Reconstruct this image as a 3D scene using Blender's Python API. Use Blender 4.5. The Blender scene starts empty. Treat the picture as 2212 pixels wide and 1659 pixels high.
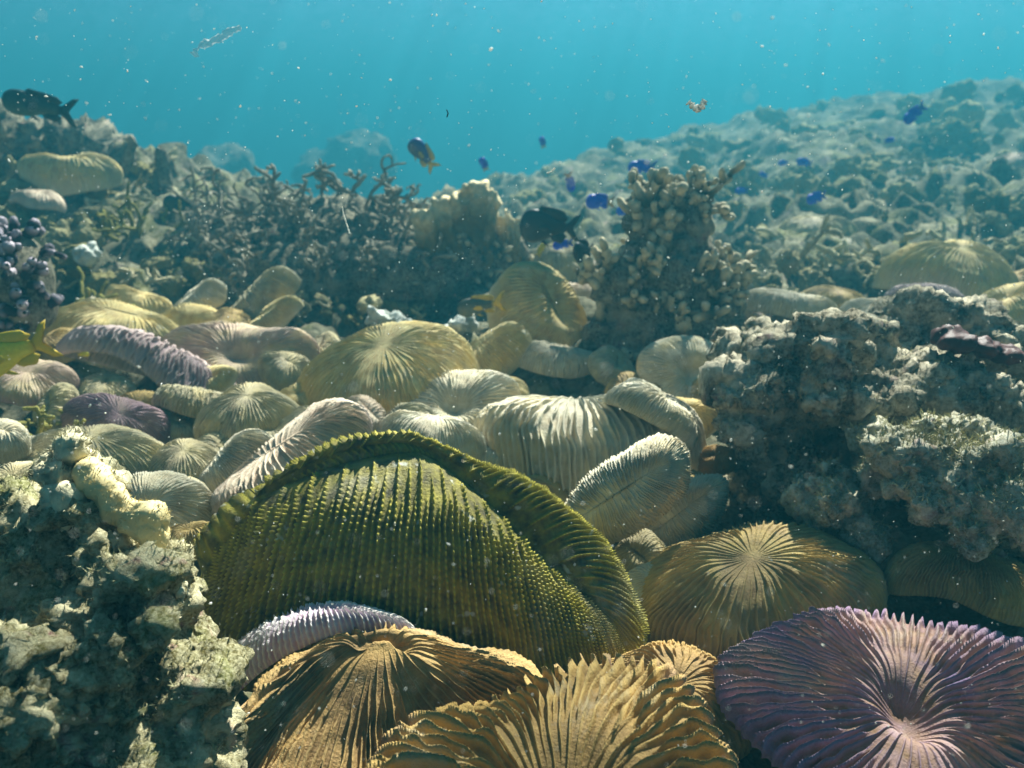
import bpy, math, random
import numpy as np
from mathutils import Matrix, Vector

# ------------------------------------------------------------------ camera, sky, sun, exposure
C = bpy.context.scene.collection
SC = bpy.context.scene
R = math.radians
CAMZ, PITCH, TH, TV = 0.40, R(17.6), 0.6429, 0.4821
cam_d = bpy.data.cameras.new('camera')
cam_d.lens = 28.0; cam_d.sensor_width = 36.0
cam_d.clip_start = 0.01; cam_d.clip_end = 200.0
cam_d.dof.use_dof = True; cam_d.dof.focus_distance = 0.60; cam_d.dof.aperture_fstop = 8.5
cam = bpy.data.objects.new('camera', cam_d); C.objects.link(cam)
cam.location = (0, 0, CAMZ); cam.rotation_euler = (R(90) - PITCH, 0, 0)
SC.camera = cam

SUN_EL, SUN_AZ = R(47), R(22)      # azimuth measured from +Y (ahead of the camera) towards +X (right)
world = bpy.data.worlds.new('World'); SC.world = world; world.use_nodes = True
wn = world.node_tree.nodes; wl = world.node_tree.links
sky = wn.new('ShaderNodeTexSky'); sky.sky_type = 'NISHITA'; sky.sun_disc = False
sky.sun_elevation = SUN_EL; sky.sun_rotation = SUN_AZ
sky.air_density = .35; sky.dust_density = .4
wl.new(sky.outputs[0], wn['Background'].inputs[0]); wn['Background'].inputs[1].default_value = 0.05

sun_d = bpy.data.lights.new('sun', 'SUN'); sun_d.energy = 5.0; sun_d.angle = R(0.5); sun_d.color = (0.97, 1.0, 0.91)
sun = bpy.data.objects.new('sun', sun_d); C.objects.link(sun)
sdir = Vector((math.sin(SUN_AZ) * math.cos(SUN_EL), math.cos(SUN_AZ) * math.cos(SUN_EL), math.sin(SUN_EL)))
sun.rotation_euler = sdir.to_track_quat('Z', 'Y').to_euler(); sun.location = sdir * 5

SC.view_settings.view_transform = 'Standard'; SC.view_settings.look = 'None'
SC.view_settings.gamma = 1.0; SC.view_settings.exposure = 2.42
SC.render.engine = 'CYCLES'
cy = SC.cycles
cy.use_denoising = True
try:
    cy.denoiser = 'OPENIMAGEDENOISE'
except Exception:
    pass
cy.max_bounces = 5; cy.diffuse_bounces = 3; cy.glossy_bounces = 1; cy.transmission_bounces = 2
cy.volume_bounces = 1; cy.transparent_max_bounces = 8; cy.caustics_reflective = False; cy.caustics_refractive = False
cy.sample_clamp_indirect = 3.0

# ------------------------------------------------------------------ noise
_rng = np.random.default_rng(7)
_perm = np.tile(_rng.permutation(256), 3)
_g = _rng.normal(size=(256, 3)); _g /= np.linalg.norm(_g, axis=1)[:, None]

def perlin(P, seed=0):
    P = np.asarray(P, float) + seed * 17.31
    I = np.floor(P).astype(int); F = P - I; I &= 255
    U = F * F * F * (F * (F * 6 - 15) + 10)
    out = 0
    for dx in (0, 1):
        wx = U[:, 0] if dx else 1 - U[:, 0]
        for dy in (0, 1):
            wy = U[:, 1] if dy else 1 - U[:, 1]
            for dz in (0, 1):
                wz = U[:, 2] if dz else 1 - U[:, 2]
                h = _perm[_perm[_perm[(I[:, 0] + dx) & 255] + ((I[:, 1] + dy) & 255)] + ((I[:, 2] + dz) & 255)]
                g = _g[h]
                out = out + wx * wy * wz * (g[:, 0] * (F[:, 0] - dx) + g[:, 1] * (F[:, 1] - dy) + g[:, 2] * (F[:, 2] - dz))
    return out * 1.5

def fbm(P, octv=4, seed=0, gain=.5, billow=False):
    P = np.asarray(P, float); s = 0; a = 1.0
    for k in range(octv):
        n = perlin(P * (2.03 ** k), seed + k * 3)
        s = s + a * ((np.abs(n) * 2 - .5) if billow else n); a *= gain
    return s

_cell = _rng.random((256, 3))
def worley(P, seed=0):
    P = np.asarray(P, float) + seed * 9.7
    I = np.floor(P).astype(int); best = np.full(len(P), 9.0)
    for dx in (-1, 0, 1):
        for dy in (-1, 0, 1):
            for dz in (-1, 0, 1):
                J = I + (dx, dy, dz); Jm = J & 255
                h = _perm[_perm[_perm[Jm[:, 0]] + Jm[:, 1]] + Jm[:, 2]]
                d = ((J + _cell[h] - P) ** 2).sum(1)
                best = np.minimum(best, d)
    return np.sqrt(best)

def sstep(a, b, x):
    t = np.clip((np.asarray(x, float) - a) / (b - a), 0, 1)
    return t * t * (3 - 2 * t)

# ------------------------------------------------------------------ placing: pixel of the 2212 x 1659 photograph + distance ahead -> point
FW = np.array([0, math.cos(PITCH), -math.sin(PITCH)]); UP = np.array([0, math.sin(PITCH), math.cos(PITCH)])
def ray(px, py):
    return np.array([(px / 2212 - .5) * 2 * TH, 0, 0]) + (.5 - py / 1659) * 2 * TV * UP + FW
def at(px, py, Y):
    d = ray(px, py)
    return np.array([0, 0, CAMZ]) + d * (Y / d[1])
def mpp(px, py, Y):                      # metres per photograph pixel there
    return (Y / ray(px, py)[1]) * 2 * TH / 2212

def ground(x, y):                        # the lie of the reef without its lumps
    x = np.asarray(x, float); y = np.asarray(y, float)
    zr = .73 * sstep(1.6, 8.6, y) * sstep(-1.0, 6.0, x) + .10 * sstep(1.6, 3.4, y) * sstep(.3, 2.2, x)
    zl = .27 * sstep(1.3, 3.0, y) * sstep(-.25, -1.6, x)
    drop = -.30 * np.clip(y - 6.6 - 2.4 * sstep(-.2, 3.0, x), 0, 9) * (1 - .25 * sstep(.6, 3, x)) - .25 * np.clip(y - 3.1, 0, 7) * sstep(.0, -1.0, x)
    return np.maximum(zr + zl + .07 * sstep(1.1, 2.4, y) - .05 + drop, -2.2)
def hit(px, py, zc=0.0):
    d = ray(px, py); o = np.array([0, 0, CAMZ]); t = .15
    while t < 14:
        p = o + d * t
        if p[2] <= ground(p[0], p[1]) + zc:
            break
        t += .004 + t * .002
    return o + d * t

# ------------------------------------------------------------------ mesh helpers
def mesh(name, V, F, attrs=None, smooth=True):
    me = bpy.data.meshes.new(name)
    V = np.asarray(V, np.float32)
    faces = F if isinstance(F, list) else [F]
    nl = sum(f.size for f in faces); nf = sum(len(f) for f in faces)
    me.vertices.add(len(V)); me.vertices.foreach_set('co', V.ravel())
    me.loops.add(nl); me.polygons.add(nf)
    me.loops.foreach_set('vertex_index', np.concatenate([f.ravel() for f in faces]).astype(np.int32))
    tot = np.concatenate([np.full(len(f), f.shape[1]) for f in faces])
    me.polygons.foreach_set('loop_start', (np.cumsum(tot) - tot).astype(np.int32))
    me.polygons.foreach_set('use_smooth', np.full(nf, smooth))
    for k, v in (attrs or {}).items():
        a = me.attributes.new(k, 'FLOAT', 'POINT'); a.data.foreach_set('value', np.asarray(v, np.float32))
    me.update(calc_edges=True); me.validate()
    return me

def link(name, me, m=None, parent=None, loc=(0, 0, 0)):
    o = bpy.data.objects.new(name, me); C.objects.link(o); o.location = loc
    if m is not None and me is not None and not me.materials:
        me.materials.append(m)
    if parent: o.parent = parent
    return o
def tag(o, label, cat, group=None, kind=None):
    if label: o['label'] = label
    if cat: o['category'] = cat
    if group: o['group'] = group
    if kind: o['kind'] = kind
    return o
def empty(name, loc, label, cat, group=None):
    o = bpy.data.objects.new(name, None); C.objects.link(o); o.location = loc; o.empty_display_size = .02
    return tag(o, label, cat, group)

def gridfaces(K, M, wrap=True, off=0):
    i = np.arange(K - 1)[:, None]; j = np.arange(M if wrap else M - 1)[None, :]; j2 = (j + 1) % M
    a = i * M + j; b = i * M + j2; c = (i + 1) * M + j2; d = (i + 1) * M + j
    return np.stack([a, d, c, b], -1).reshape(-1, 4) + off

def tube(pts, rad, n=7, cap=True):       # one tapered tube with rounded end
    pts = np.asarray(pts, float); rad = np.asarray(rad, float)
    T = np.gradient(pts, axis=0); T /= np.linalg.norm(T, axis=1)[:, None] + 1e-9
    ref = np.array([.31, .83, .46]); u = np.cross(T, ref); u /= np.linalg.norm(u, axis=1)[:, None] + 1e-9
    v = np.cross(T, u)
    if cap:
        e = pts[-1] + T[-1] * rad[-1] * .55; e2 = pts[-1] + T[-1] * rad[-1] * .85
        pts = np.vstack([pts, e, e2]); rad = np.append(rad, [rad[-1] * .75, rad[-1] * .3])
        u = np.vstack([u, u[-1], u[-1]]); v = np.vstack([v, v[-1], v[-1]])
    th = np.linspace(0, 2 * np.pi, n, endpoint=False)
    V = pts[:, None] + rad[:, None, None] * (np.cos(th)[None, :, None] * u[:, None] + np.sin(th)[None, :, None] * v[:, None])
    return V.reshape(-1, 3), gridfaces(len(pts), n)
def merge(parts):
    V, F, o = [], [], 0
    for v, f in parts:
        V.append(v); F.append(f + o); o += len(v)
    return np.vstack(V), np.vstack(F)

# ------------------------------------------------------------------ materials
def mat(name, rough=.8, spec=.2):
    m = bpy.data.materials.new(name); m.use_nodes = True
    b = m.node_tree.nodes['Principled BSDF']
    b.inputs['Roughness'].default_value = rough
    b.inputs['Specular IOR Level'].default_value = spec
    return m, m.node_tree.nodes, m.node_tree.links, b
def nz(n, l, scale, detail=4, rough=.6, dist=0.0, coord='Object'):
    t = n.new('ShaderNodeTexNoise'); t.inputs['Scale'].default_value = scale
    t.inputs['Detail'].default_value = detail; t.inputs['Roughness'].default_value = rough
    t.inputs['Distortion'].default_value = dist
    c = n.new('ShaderNodeTexCoord'); l.new(c.outputs[coord], t.inputs['Vector'])
    return t.outputs['Fac']
def ramp(n, l, src, stops):
    r = n.new('ShaderNodeValToRGB'); e = r.color_ramp.elements
    while len(e) < len(stops): e.new(.5)
    for k, (p, c) in enumerate(stops):
        e[k].position = p
        e[k].color = (c, c, c, 1) if isinstance(c, (int, float)) else (*c, 1)
    l.new(src, r.inputs[0]); return r.outputs[0]
def mix(n, l, fac, a, b, mode='MIX'):
    x = n.new('ShaderNodeMix'); x.data_type = 'RGBA'; x.blend_type = mode
    for s, v in ((0, fac), (6, a), (7, b)):
        if hasattr(v, 'is_linked'): l.new(v, x.inputs[s])
        elif isinstance(v, (int, float)): x.inputs[s].default_value = v
        else: x.inputs[s].default_value = (*v, 1)
    return x.outputs[2]
def attr(n, k):
    a = n.new('ShaderNodeAttribute'); a.attribute_name = k; return a.outputs['Fac']
def bump(n, l, b, src, s, d):
    x = n.new('ShaderNodeBump'); x.inputs['Strength'].default_value = s; x.inputs['Distance'].default_value = d
    l.new(src, x.inputs['Height']); l.new(x.outputs[0], b.inputs['Normal'])

_coral_mats = {}
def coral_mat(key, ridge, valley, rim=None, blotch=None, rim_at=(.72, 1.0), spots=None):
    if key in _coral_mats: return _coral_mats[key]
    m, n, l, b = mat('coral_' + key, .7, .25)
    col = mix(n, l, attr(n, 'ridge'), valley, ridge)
    if blotch:
        col = mix(n, l, ramp(n, l, nz(n, l, 16, 3, .6, .4), [(.42, 0.0), (.62, .85)]), col, blotch)
    if rim:
        col = mix(n, l, ramp(n, l, attr(n, 'rad'), [(rim_at[0], 0.0), (rim_at[1], .9)]), col, rim)
    col = mix(n, l, ramp(n, l, nz(n, l, 70, 3), [(.3, 0.0), (.75, .45)]), col, tuple(min(.8, c * 1.35 + .015) for c in ridge))
    if spots:
        col = mix(n, l, ramp(n, l, nz(n, l, 60, 2, .5), [(.66, 0.0), (.72, .9)]), col, spots)
    silt = ramp(n, l, nz(n, l, 11, 5, .7, .6), [(.55, 0.0), (.66, .5)])
    col = mix(n, l, silt, col, (.36, .33, .24))
    scum = ramp(n, l, nz(n, l, 23, 4, .7, 1.0), [(.58, 0.0), (.68, .32)])
    col = mix(n, l, scum, col, tuple(c * .5 for c in ridge))
    l.new(col, b.inputs['Base Color'])
    bump(n, l, b, nz(n, l, 420, 3, .7), .8, .002)
    _coral_mats[key] = m; return m

def rock_mat(name, dark, mid, pale, pink=None, sc=14, green=None):
    m, n, l, b = mat(name, .95, .08)
    a = nz(n, l, sc, 6, .68, .3)
    col = ramp(n, l, a, [(.30, dark), (.46, mid), (.62, pale)])
    if pink: col = mix(n, l, ramp(n, l, nz(n, l, sc * 1.1, 3, .5, .8), [(.62, 0.0), (.70, .7)]), col, pink)
    if green: col = mix(n, l, ramp(n, l, nz(n, l, sc * .7, 3, .5, .8), [(.54, 0.0), (.64, .7)]), col, green)
    col = mix(n, l, ramp(n, l, nz(n, l, sc * 9, 3, .7), [(.38, .0), (.7, .6)]), col, tuple(min(.8, c * 1.3 + .05) for c in pale))
    l.new(col, b.inputs['Base Color'])
    bump(n, l, b, nz(n, l, sc * 14, 5, .75), .9, .004)
    return m
def vary(m, dark=.45, light=1.35):
    n = m.node_tree.nodes; l = m.node_tree.links; b = n['Principled BSDF']; src = b.inputs['Base Color'].links[0].from_socket
    oi = n.new('ShaderNodeObjectInfo')
    c = ramp(n, l, oi.outputs['Random'], [(0.0, (dark, dark * .95, dark * .7)), (.4, (.85, .8, .55)), (.7, (1.0, .92, .8)), (1.0, (light, light * .97, light * .85))])
    l.new(mix(n, l, 1.0, src, c, 'MULTIPLY'), b.inputs['Base Color'])
def plain(name, colr, rough=.7, var=.3, sc=40, spec=.25):
    m, n, l, b = mat(name, rough, spec)
    col = mix(n, l, ramp(n, l, nz(n, l, sc, 4), [(.3, 0.0), (.7, 1.0)]), tuple(c * (1 - var) for c in colr), tuple(min(.85, c * (1 + var)) for c in colr))
    l.new(col, b.inputs['Base Color']); bump(n, l, b, nz(n, l, sc * 8, 3), .4, .002); return m

M_ROCK = rock_mat('reef_rock', (.022, .019, .008), (.14, .115, .035), (.60, .53, .33), (.34, .13, .16), 30, (.16, .17, .03))
M_ROCKD = rock_mat('dark_reef_rock', (.012, .012, .008), (.05, .045, .027), (.30, .27, .19), (.20, .11, .11), 20)
M_BOUL = rock_mat('boulder', (.014, .012, .007), (.10, .085, .05), (.58, .51, .37), (.22, .13, .13), 18)
M_LEDGE = rock_mat('ledge_rock', (.05, .045, .025), (.32, .28, .17), (.70, .63, .46), (.34, .2, .18), 30)
M_RUB = rock_mat('rubble', (.05, .052, .026), (.17, .165, .09), (.46, .43, .28), (.36, .25, .24), 26, (.22, .21, .06))
M_BED = rock_mat('seabed_crust', (.012, .014, .008), (.055, .055, .030), (.24, .22, .14), (.28, .2, .19), 9, (.15, .15, .04))
M_TURF = plain('turf', (.40, .37, .20), .9, .5, 30)
M_TURFD = plain('turf_dark', (.12, .12, .06), .9, .6, 30)

# ------------------------------------------------------------------ sea bed, caustic gobo at the water surface, the water itself
def build_seabed():
    nu, ny = 560, 620
    u = np.linspace(-1.5, 1.5, nu)
    Y = np.concatenate([np.geomspace(.14, 9, ny - 40), np.geomspace(9.3, 70, 40)])
    uu, YY = np.meshgrid(u, Y); x = (uu * (YY + .25)).ravel(); y = YY.ravel()
    z = ground(x, y)
    P = np.stack([x, y, z], 1)
    near = sstep(.9, 1.6, y)
    P2 = P + .03 * np.stack([perlin(P * 9, 1), perlin(P * 9, 2), perlin(P * 9, 3)], 1)
    big = fbm(P * 1.6, 3, 4)
    lump = 1 - worley(P2 * 9, 3); lump2 = 1 - worley(P2 * 23, 5)
    lift = near * (.10 * big + .085 * lump * (.6 + .8 * sstep(-.3, .4, perlin(P * 2.5, 9))) + .035 * lump2) + .012 * fbm(P * 30, 4, 8) \
        + (1 - near) * (.02 * lump + .012 * lump2)
    far = sstep(3.0, 5.0, y)
    lift = lift + far * (.07 * (fbm(P * .9, 3, 14) - .4) + .05 * (1 - worley(P * 2.2, 6)))
    P[:, 2] += lift - .02
    P[:, 0] += near * .03 * perlin(P * 14, 21); P[:, 1] += near * .03 * perlin(P * 14, 22)
    o = link('seabed', mesh('seabed', P, gridfaces(len(Y), nu, False)[:, ::-1]), M_BED)
    tag(o, None, None, kind='structure'); return o
build_seabed()

GOBO_X, GOBO_Y = 1.4, 0.3
def build_surface_gobo():
    # added sheet at water level; its painted noise filters the sun into caustic dapples
    m = bpy.data.materials.new('water_surface_gobo'); m.use_nodes = True
    n = m.node_tree.nodes; l = m.node_tree.links
    n.remove(n['Principled BSDF'])
    t = n.new('ShaderNodeBsdfTransparent')
    c = n.new('ShaderNodeTexCoord')
    w = n.new('ShaderNodeTexNoise'); w.inputs['Scale'].default_value = 2.2; w.inputs['Detail'].default_value = 1.5
    l.new(c.outputs['Object'], w.inputs['Vector'])
    v = n.new('ShaderNodeTexNoise'); v.inputs['Scale'].default_value = 3.6; v.inputs['Detail'].default_value = 2.0
    v.inputs['Distortion'].default_value = 1.1; l.new(c.outputs['Object'], v.inputs['Vector'])
    a = n.new('ShaderNodeMath'); a.operation = 'SUBTRACT'; l.new(v.outputs['Fac'], a.inputs[0]); a.inputs[1].default_value = .5
    a2 = n.new('ShaderNodeMath'); a2.operation = 'ABSOLUTE'; l.new(a.outputs[0], a2.inputs[0])
    r = ramp(n, l, a2.outputs[0], [(.0, 1.0), (.03, .88), (.10, .46), (.24, .31)])
    l.new(r, t.inputs[0])
    l.new(t.outputs[0], n['Material Output'].inputs['Surface'])
    S = 60; k = 40
    g = np.linspace(-S, S, k); X, Yg = np.meshgrid(g, g)
    V = np.stack([X.ravel(), Yg.ravel() + 20, np.zeros(k * k)], 1); V[:, 2] = .02 * np.sin(V[:, 0] * 3 + V[:, 1] * 2)
    o = link('water_surface_gobo', mesh('water_surface_gobo', V, gridfaces(k, k, False)), m, loc=(GOBO_X, GOBO_Y, 3.1))
    tag(o, None, None, kind='structure')
build_surface_gobo()

def build_haze():
    m = bpy.data.materials.new('water_haze'); m.use_nodes = True
    n = m.node_tree.nodes; l = m.node_tree.links; n.remove(n['Principled BSDF'])
    p = n.new('ShaderNodeVolumePrincipled')
    p.inputs['Color'].default_value = (.028, .216, .288, 1)
    p.inputs['Density'].default_value = .13
    p.inputs['Anisotropy'].default_value = .36
    l.new(p.outputs[0], n['Material Output'].inputs['Volume'])
    x0, x1, y0, y1, z0, z1 = -130, 130, -20, 110, -3, 3.3
    V = [(x, y, z) for x in (x0, x1) for y in (y0, y1) for z in (z0, z1)]
    F = np.array([(0, 1, 3, 2), (4, 6, 7, 5), (0, 4, 5, 1), (2, 3, 7, 6), (0, 2, 6, 4), (1, 5, 7, 3)])
    o = link('haze', mesh('haze', V, F, smooth=False), m); tag(o, None, None, kind='stuff')
build_haze()

# ------------------------------------------------------------------ rocks: blobs fused by a voxel remesh, then roughened
def fused(ells, voxel):
    V, F, off = [], [], 0
    import bmesh
    bm = bmesh.new(); bmesh.ops.create_icosphere(bm, subdivisions=3, radius=1)
    sv = np.array([v.co[:] for v in bm.verts]); sf = np.array([[v.index for v in f.verts] for f in bm.faces]); bm.free()
    for c, r in ells:
        V.append(sv * np.asarray(r) + np.asarray(c)); F.append(sf + off); off += len(sv)
    me = mesh('tmp', np.vstack(V), np.vstack(F))
    o = bpy.data.objects.new('tmp', me); C.objects.link(o)
    md = o.modifiers.new('r', 'REMESH'); md.mode = 'VOXEL'; md.voxel_size = voxel
    dg = bpy.context.evaluated_depsgraph_get(); ev = o.evaluated_get(dg)
    m2 = bpy.data.meshes.new_from_object(ev)
    bpy.data.objects.remove(o); bpy.data.meshes.remove(me)
    n = len(m2.vertices); co = np.zeros(n * 3); m2.vertices.foreach_get('co', co); co = co.reshape(-1, 3)
    nf = len(m2.polygons); lv = np.zeros(len(m2.loops), int); m2.loops.foreach_get('vertex_index', lv)
    Fq = lv.reshape(nf, -1)
    bpy.data.meshes.remove(m2)
    return co, Fq
def vnormals(V, F):
    fn = np.cross(V[F[:, 1]] - V[F[:, 0]], V[F[:, 2]] - V[F[:, 0]])
    if F.shape[1] == 4: fn = fn + np.cross(V[F[:, 2]] - V[F[:, 0]], V[F[:, 3]] - V[F[:, 0]])
    N = np.zeros_like(V)
    for k in range(F.shape[1]): np.add.at(N, F[:, k], fn)
    return N / (np.linalg.norm(N, axis=1)[:, None] + 1e-12)

def turf_mesh(V, N, count, ln, wd, rng, up=-.2, sel=None):
    w = np.clip(N[:, 2] - up, 0, 1)
    if sel is not None: w = w * sel
    w = w / w.sum(); idx = rng.choice(len(V), count, p=w)
    b = V[idx]; d = N[idx] + rng.normal(size=(count, 3)) * .55 + np.array([0, 0, .25]); d /= np.linalg.norm(d, axis=1)[:, None]
    s = np.cross(d, rng.normal(size=(count, 3))); s /= np.linalg.norm(s, axis=1)[:, None]
    L = (ln * rng.uniform(.35, 1.2, count))[:, None]; W = (wd * rng.uniform(.6, 1.3, count))[:, None]
    b = b - d * L * .15
    bend = rng.normal(size=(count, 3)) * .25
    p = [b - s * W, b + s * W, b + d * L * .55 + s * W * .8 + bend * L * .3, b + d * L * .55 - s * W * .8 + bend * L * .3, b + d * L + bend * L]
    VV = np.stack(p, 1).reshape(-1, 3); q = np.arange(count)[:, None] * 5
    return VV, [q + np.array([[0, 1, 2, 3]]), q + np.array([[3, 2, 4]])]

def rock(name, ells, voxel, m, label, cat, amp=(.02, .008, .003), fr=(14, 45, 140), turf=0, tl=.006, tw=.0006, seed=0, group=None, tm=None, nod=0, nr=.012):
    if nod:
        V, F = fused(ells, voxel * 2.5); N = vnormals(V, F); rg = np.random.default_rng(seed + 77); sz = np.ptp(V, axis=0).max()
        for i in rg.choice(len(V), nod, p=(lambda w: w / w.sum())(np.clip(.6 - N[:, 1] + N[:, 2] * .4, .02, 2))):
            r = nr * rg.lognormal(0, .45); ells = ells + [(V[i] + N[i] * r * .25, r * rg.uniform(.6, 1.25, 3))]
    V, F = fused(ells, voxel); N = vnormals(V, F)
    Pw = V + .02 * np.stack([perlin(V * 12, seed + 1), perlin(V * 12, seed + 2), perlin(V * 12, seed + 3)], 1)
    V = V + N * (amp[0] * (fbm(Pw * fr[0], 3, seed, .5) + .5 - worley(Pw * fr[0] * .9, seed)))[:, None]
    N = vnormals(V, F)
    V = V + N * (amp[1] * (.55 - worley(Pw * fr[1], seed + 5) + fbm(Pw * fr[1], 3, seed + 7, .6)))[:, None]
    N = vnormals(V, F)
    V = V + N * (amp[2] * (fbm(V * fr[2], 3, seed + 11, .7) + .4 - worley(V * fr[2] * .8, seed + 4)))[:, None]
    c = V.mean(0); c[2] = V[:, 2].min()
    me = mesh(name, V - c, F)
    if turf:
        root = empty(name, c, label, cat, group)
        link('rock_body', me, m, root)
        N = vnormals(V, F); rng = np.random.default_rng(seed)
        patch = .25 + sstep(-.1, .35, fbm(V * 18, 2, seed + 31))
        tv, tf = turf_mesh(V - c, N, turf, tl, tw, rng, -.3, patch)
        t = link('turf_algae', mesh('turf_algae', tv, tf), tm or M_TURF, root); t['kind'] = 'stuff'
        return root
    return tag(link(name, me, m, loc=c), label, cat, group)

def E(px, py, Y, rx, ry, rd):            # an ellipsoid by photograph pixels and depth
    s = mpp(px, py, Y); return (at(px, py, Y), (rx * s, rd, ry * s))

rock('coral_rock', [E(40, 1330, .50, 190, 240, .09), E(215, 1330, .46, 140, 140, .06), E(325, 1340, .44, 80, 70, .045),
      E(370, 1300, .43, 45, 36, .03), E(280, 1490, .43, 130, 115, .06), E(90, 1570, .40, 220, 190, .07), E(400, 1570, .42, 65, 85, .04),
      E(60, 1150, .53, 90, 110, .06), E(170, 1200, .49, 80, 110, .05), E(430, 1660, .41, 55, 70, .04), E(170, 1750, .4, 250, 160, .08)],
     .0032, M_ROCK, 'big rugged algae covered rock with a sunlit crest in the bottom left corner', 'rock',
     amp=(.020, .007, .0035), fr=(15, 50, 170), turf=16000, tl=.0042, tw=.0003, seed=3, nod=150, nr=.011)

rock('coral_rock', [E(1900, 800, .95, 330, 70, .10), E(1725, 815, .90, 140, 85, .08), E(1675, 960, .91, 85, 170, .06), E(1620, 850, .85, 55, 48, .04),
      E(1592, 930, .84, 42, 45, .03), E(1800, 1030, .98, 190, 190, .07), E(1980, 980, 1.02, 240, 170, .07), E(2150, 850, .93, 160, 95, .09),
      E(2150, 1120, .92, 180, 140, .07), E(1740, 1150, .97, 130, 90, .06), E(1770, 850, .82, 70, 36, .03), E(1900, 850, .83, 80, 34, .03), E(2040, 860, .84, 80, 30, .03), E(2190, 930, .80, 50, 70, .05)],
     .0045, M_BOUL, 'large overhanging dark boulder with pale crusty top on the right', 'boulder',
     amp=(.030, .010, .005), fr=(11, 40, 130), turf=12000, tl=.006, tw=.0004, seed=12, nod=190, nr=.015)
rock('coral_rock', [E(1945, 985, .74, 65, 48, .03), E(2040, 1040, .69, 85, 50, .04), E(2110, 1085, .66, 80, 55, .04), E(1890, 955, .76, 40, 34, .025), E(2190, 1060, .64, 40, 80, .03)],
     .003, M_LEDGE, 'jagged sunlit ledge jutting out under the dark boulder overhang', 'rock ledge',
     nod=60, nr=.012, amp=(.014, .008, .004), fr=(22, 60, 170), turf=7000, tl=.008, tw=.0005, seed=22)
rock('coral_rock', [E(1790, 1090, .74, 75, 60, .035), E(1830, 1150, .75, 60, 60, .03), E(1740, 1070, .75, 40, 40, .025), E(1810, 1190, .76, 60, 60, .03)],
     .003, M_LEDGE, 'fuzzy pale knob of rock low down in front of the dark boulder', 'rock knob',
     nod=30, nr=.010, amp=(.012, .006, .004), fr=(24, 60, 170), turf=3000, tl=.006, tw=.0004, seed=32)
rock('coral_rock', [E(2160, 1130, .72, 85, 75, .05), E(2120, 1160, .72, 60, 50, .04), E(2210, 1090, .73, 70, 80, .05), E(2220, 1180, .71, 60, 40, .04)],
     .003, M_ROCK, 'glittering gravelly rock at the right edge above the striped brown coral', 'rock',
     nod=40, nr=.009, amp=(.012, .006, .004), fr=(24, 60, 170), turf=5000, tl=.004, tw=.0005, seed=42)

# ------------------------------------------------------------------ mushroom corals
def spl(C_, t):                          # periodic Catmull-Rom through rows of C_
    C_ = np.asarray(C_, float); n = len(C_); x = (t % 1.0) * n; i = np.floor(x).astype(int); f = (x - i)[:, None]
    p0, p1, p2, p3 = C_[(i - 1) % n], C_[i % n], C_[(i + 1) % n], C_[(i + 2) % n]
    return .5 * (2 * p1 + (p2 - p0) * f + (2 * p0 - 5 * p1 + 4 * p2 - p3) * f * f + (3 * p1 - p0 - 3 * p2 + p3) * f ** 3)

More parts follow.
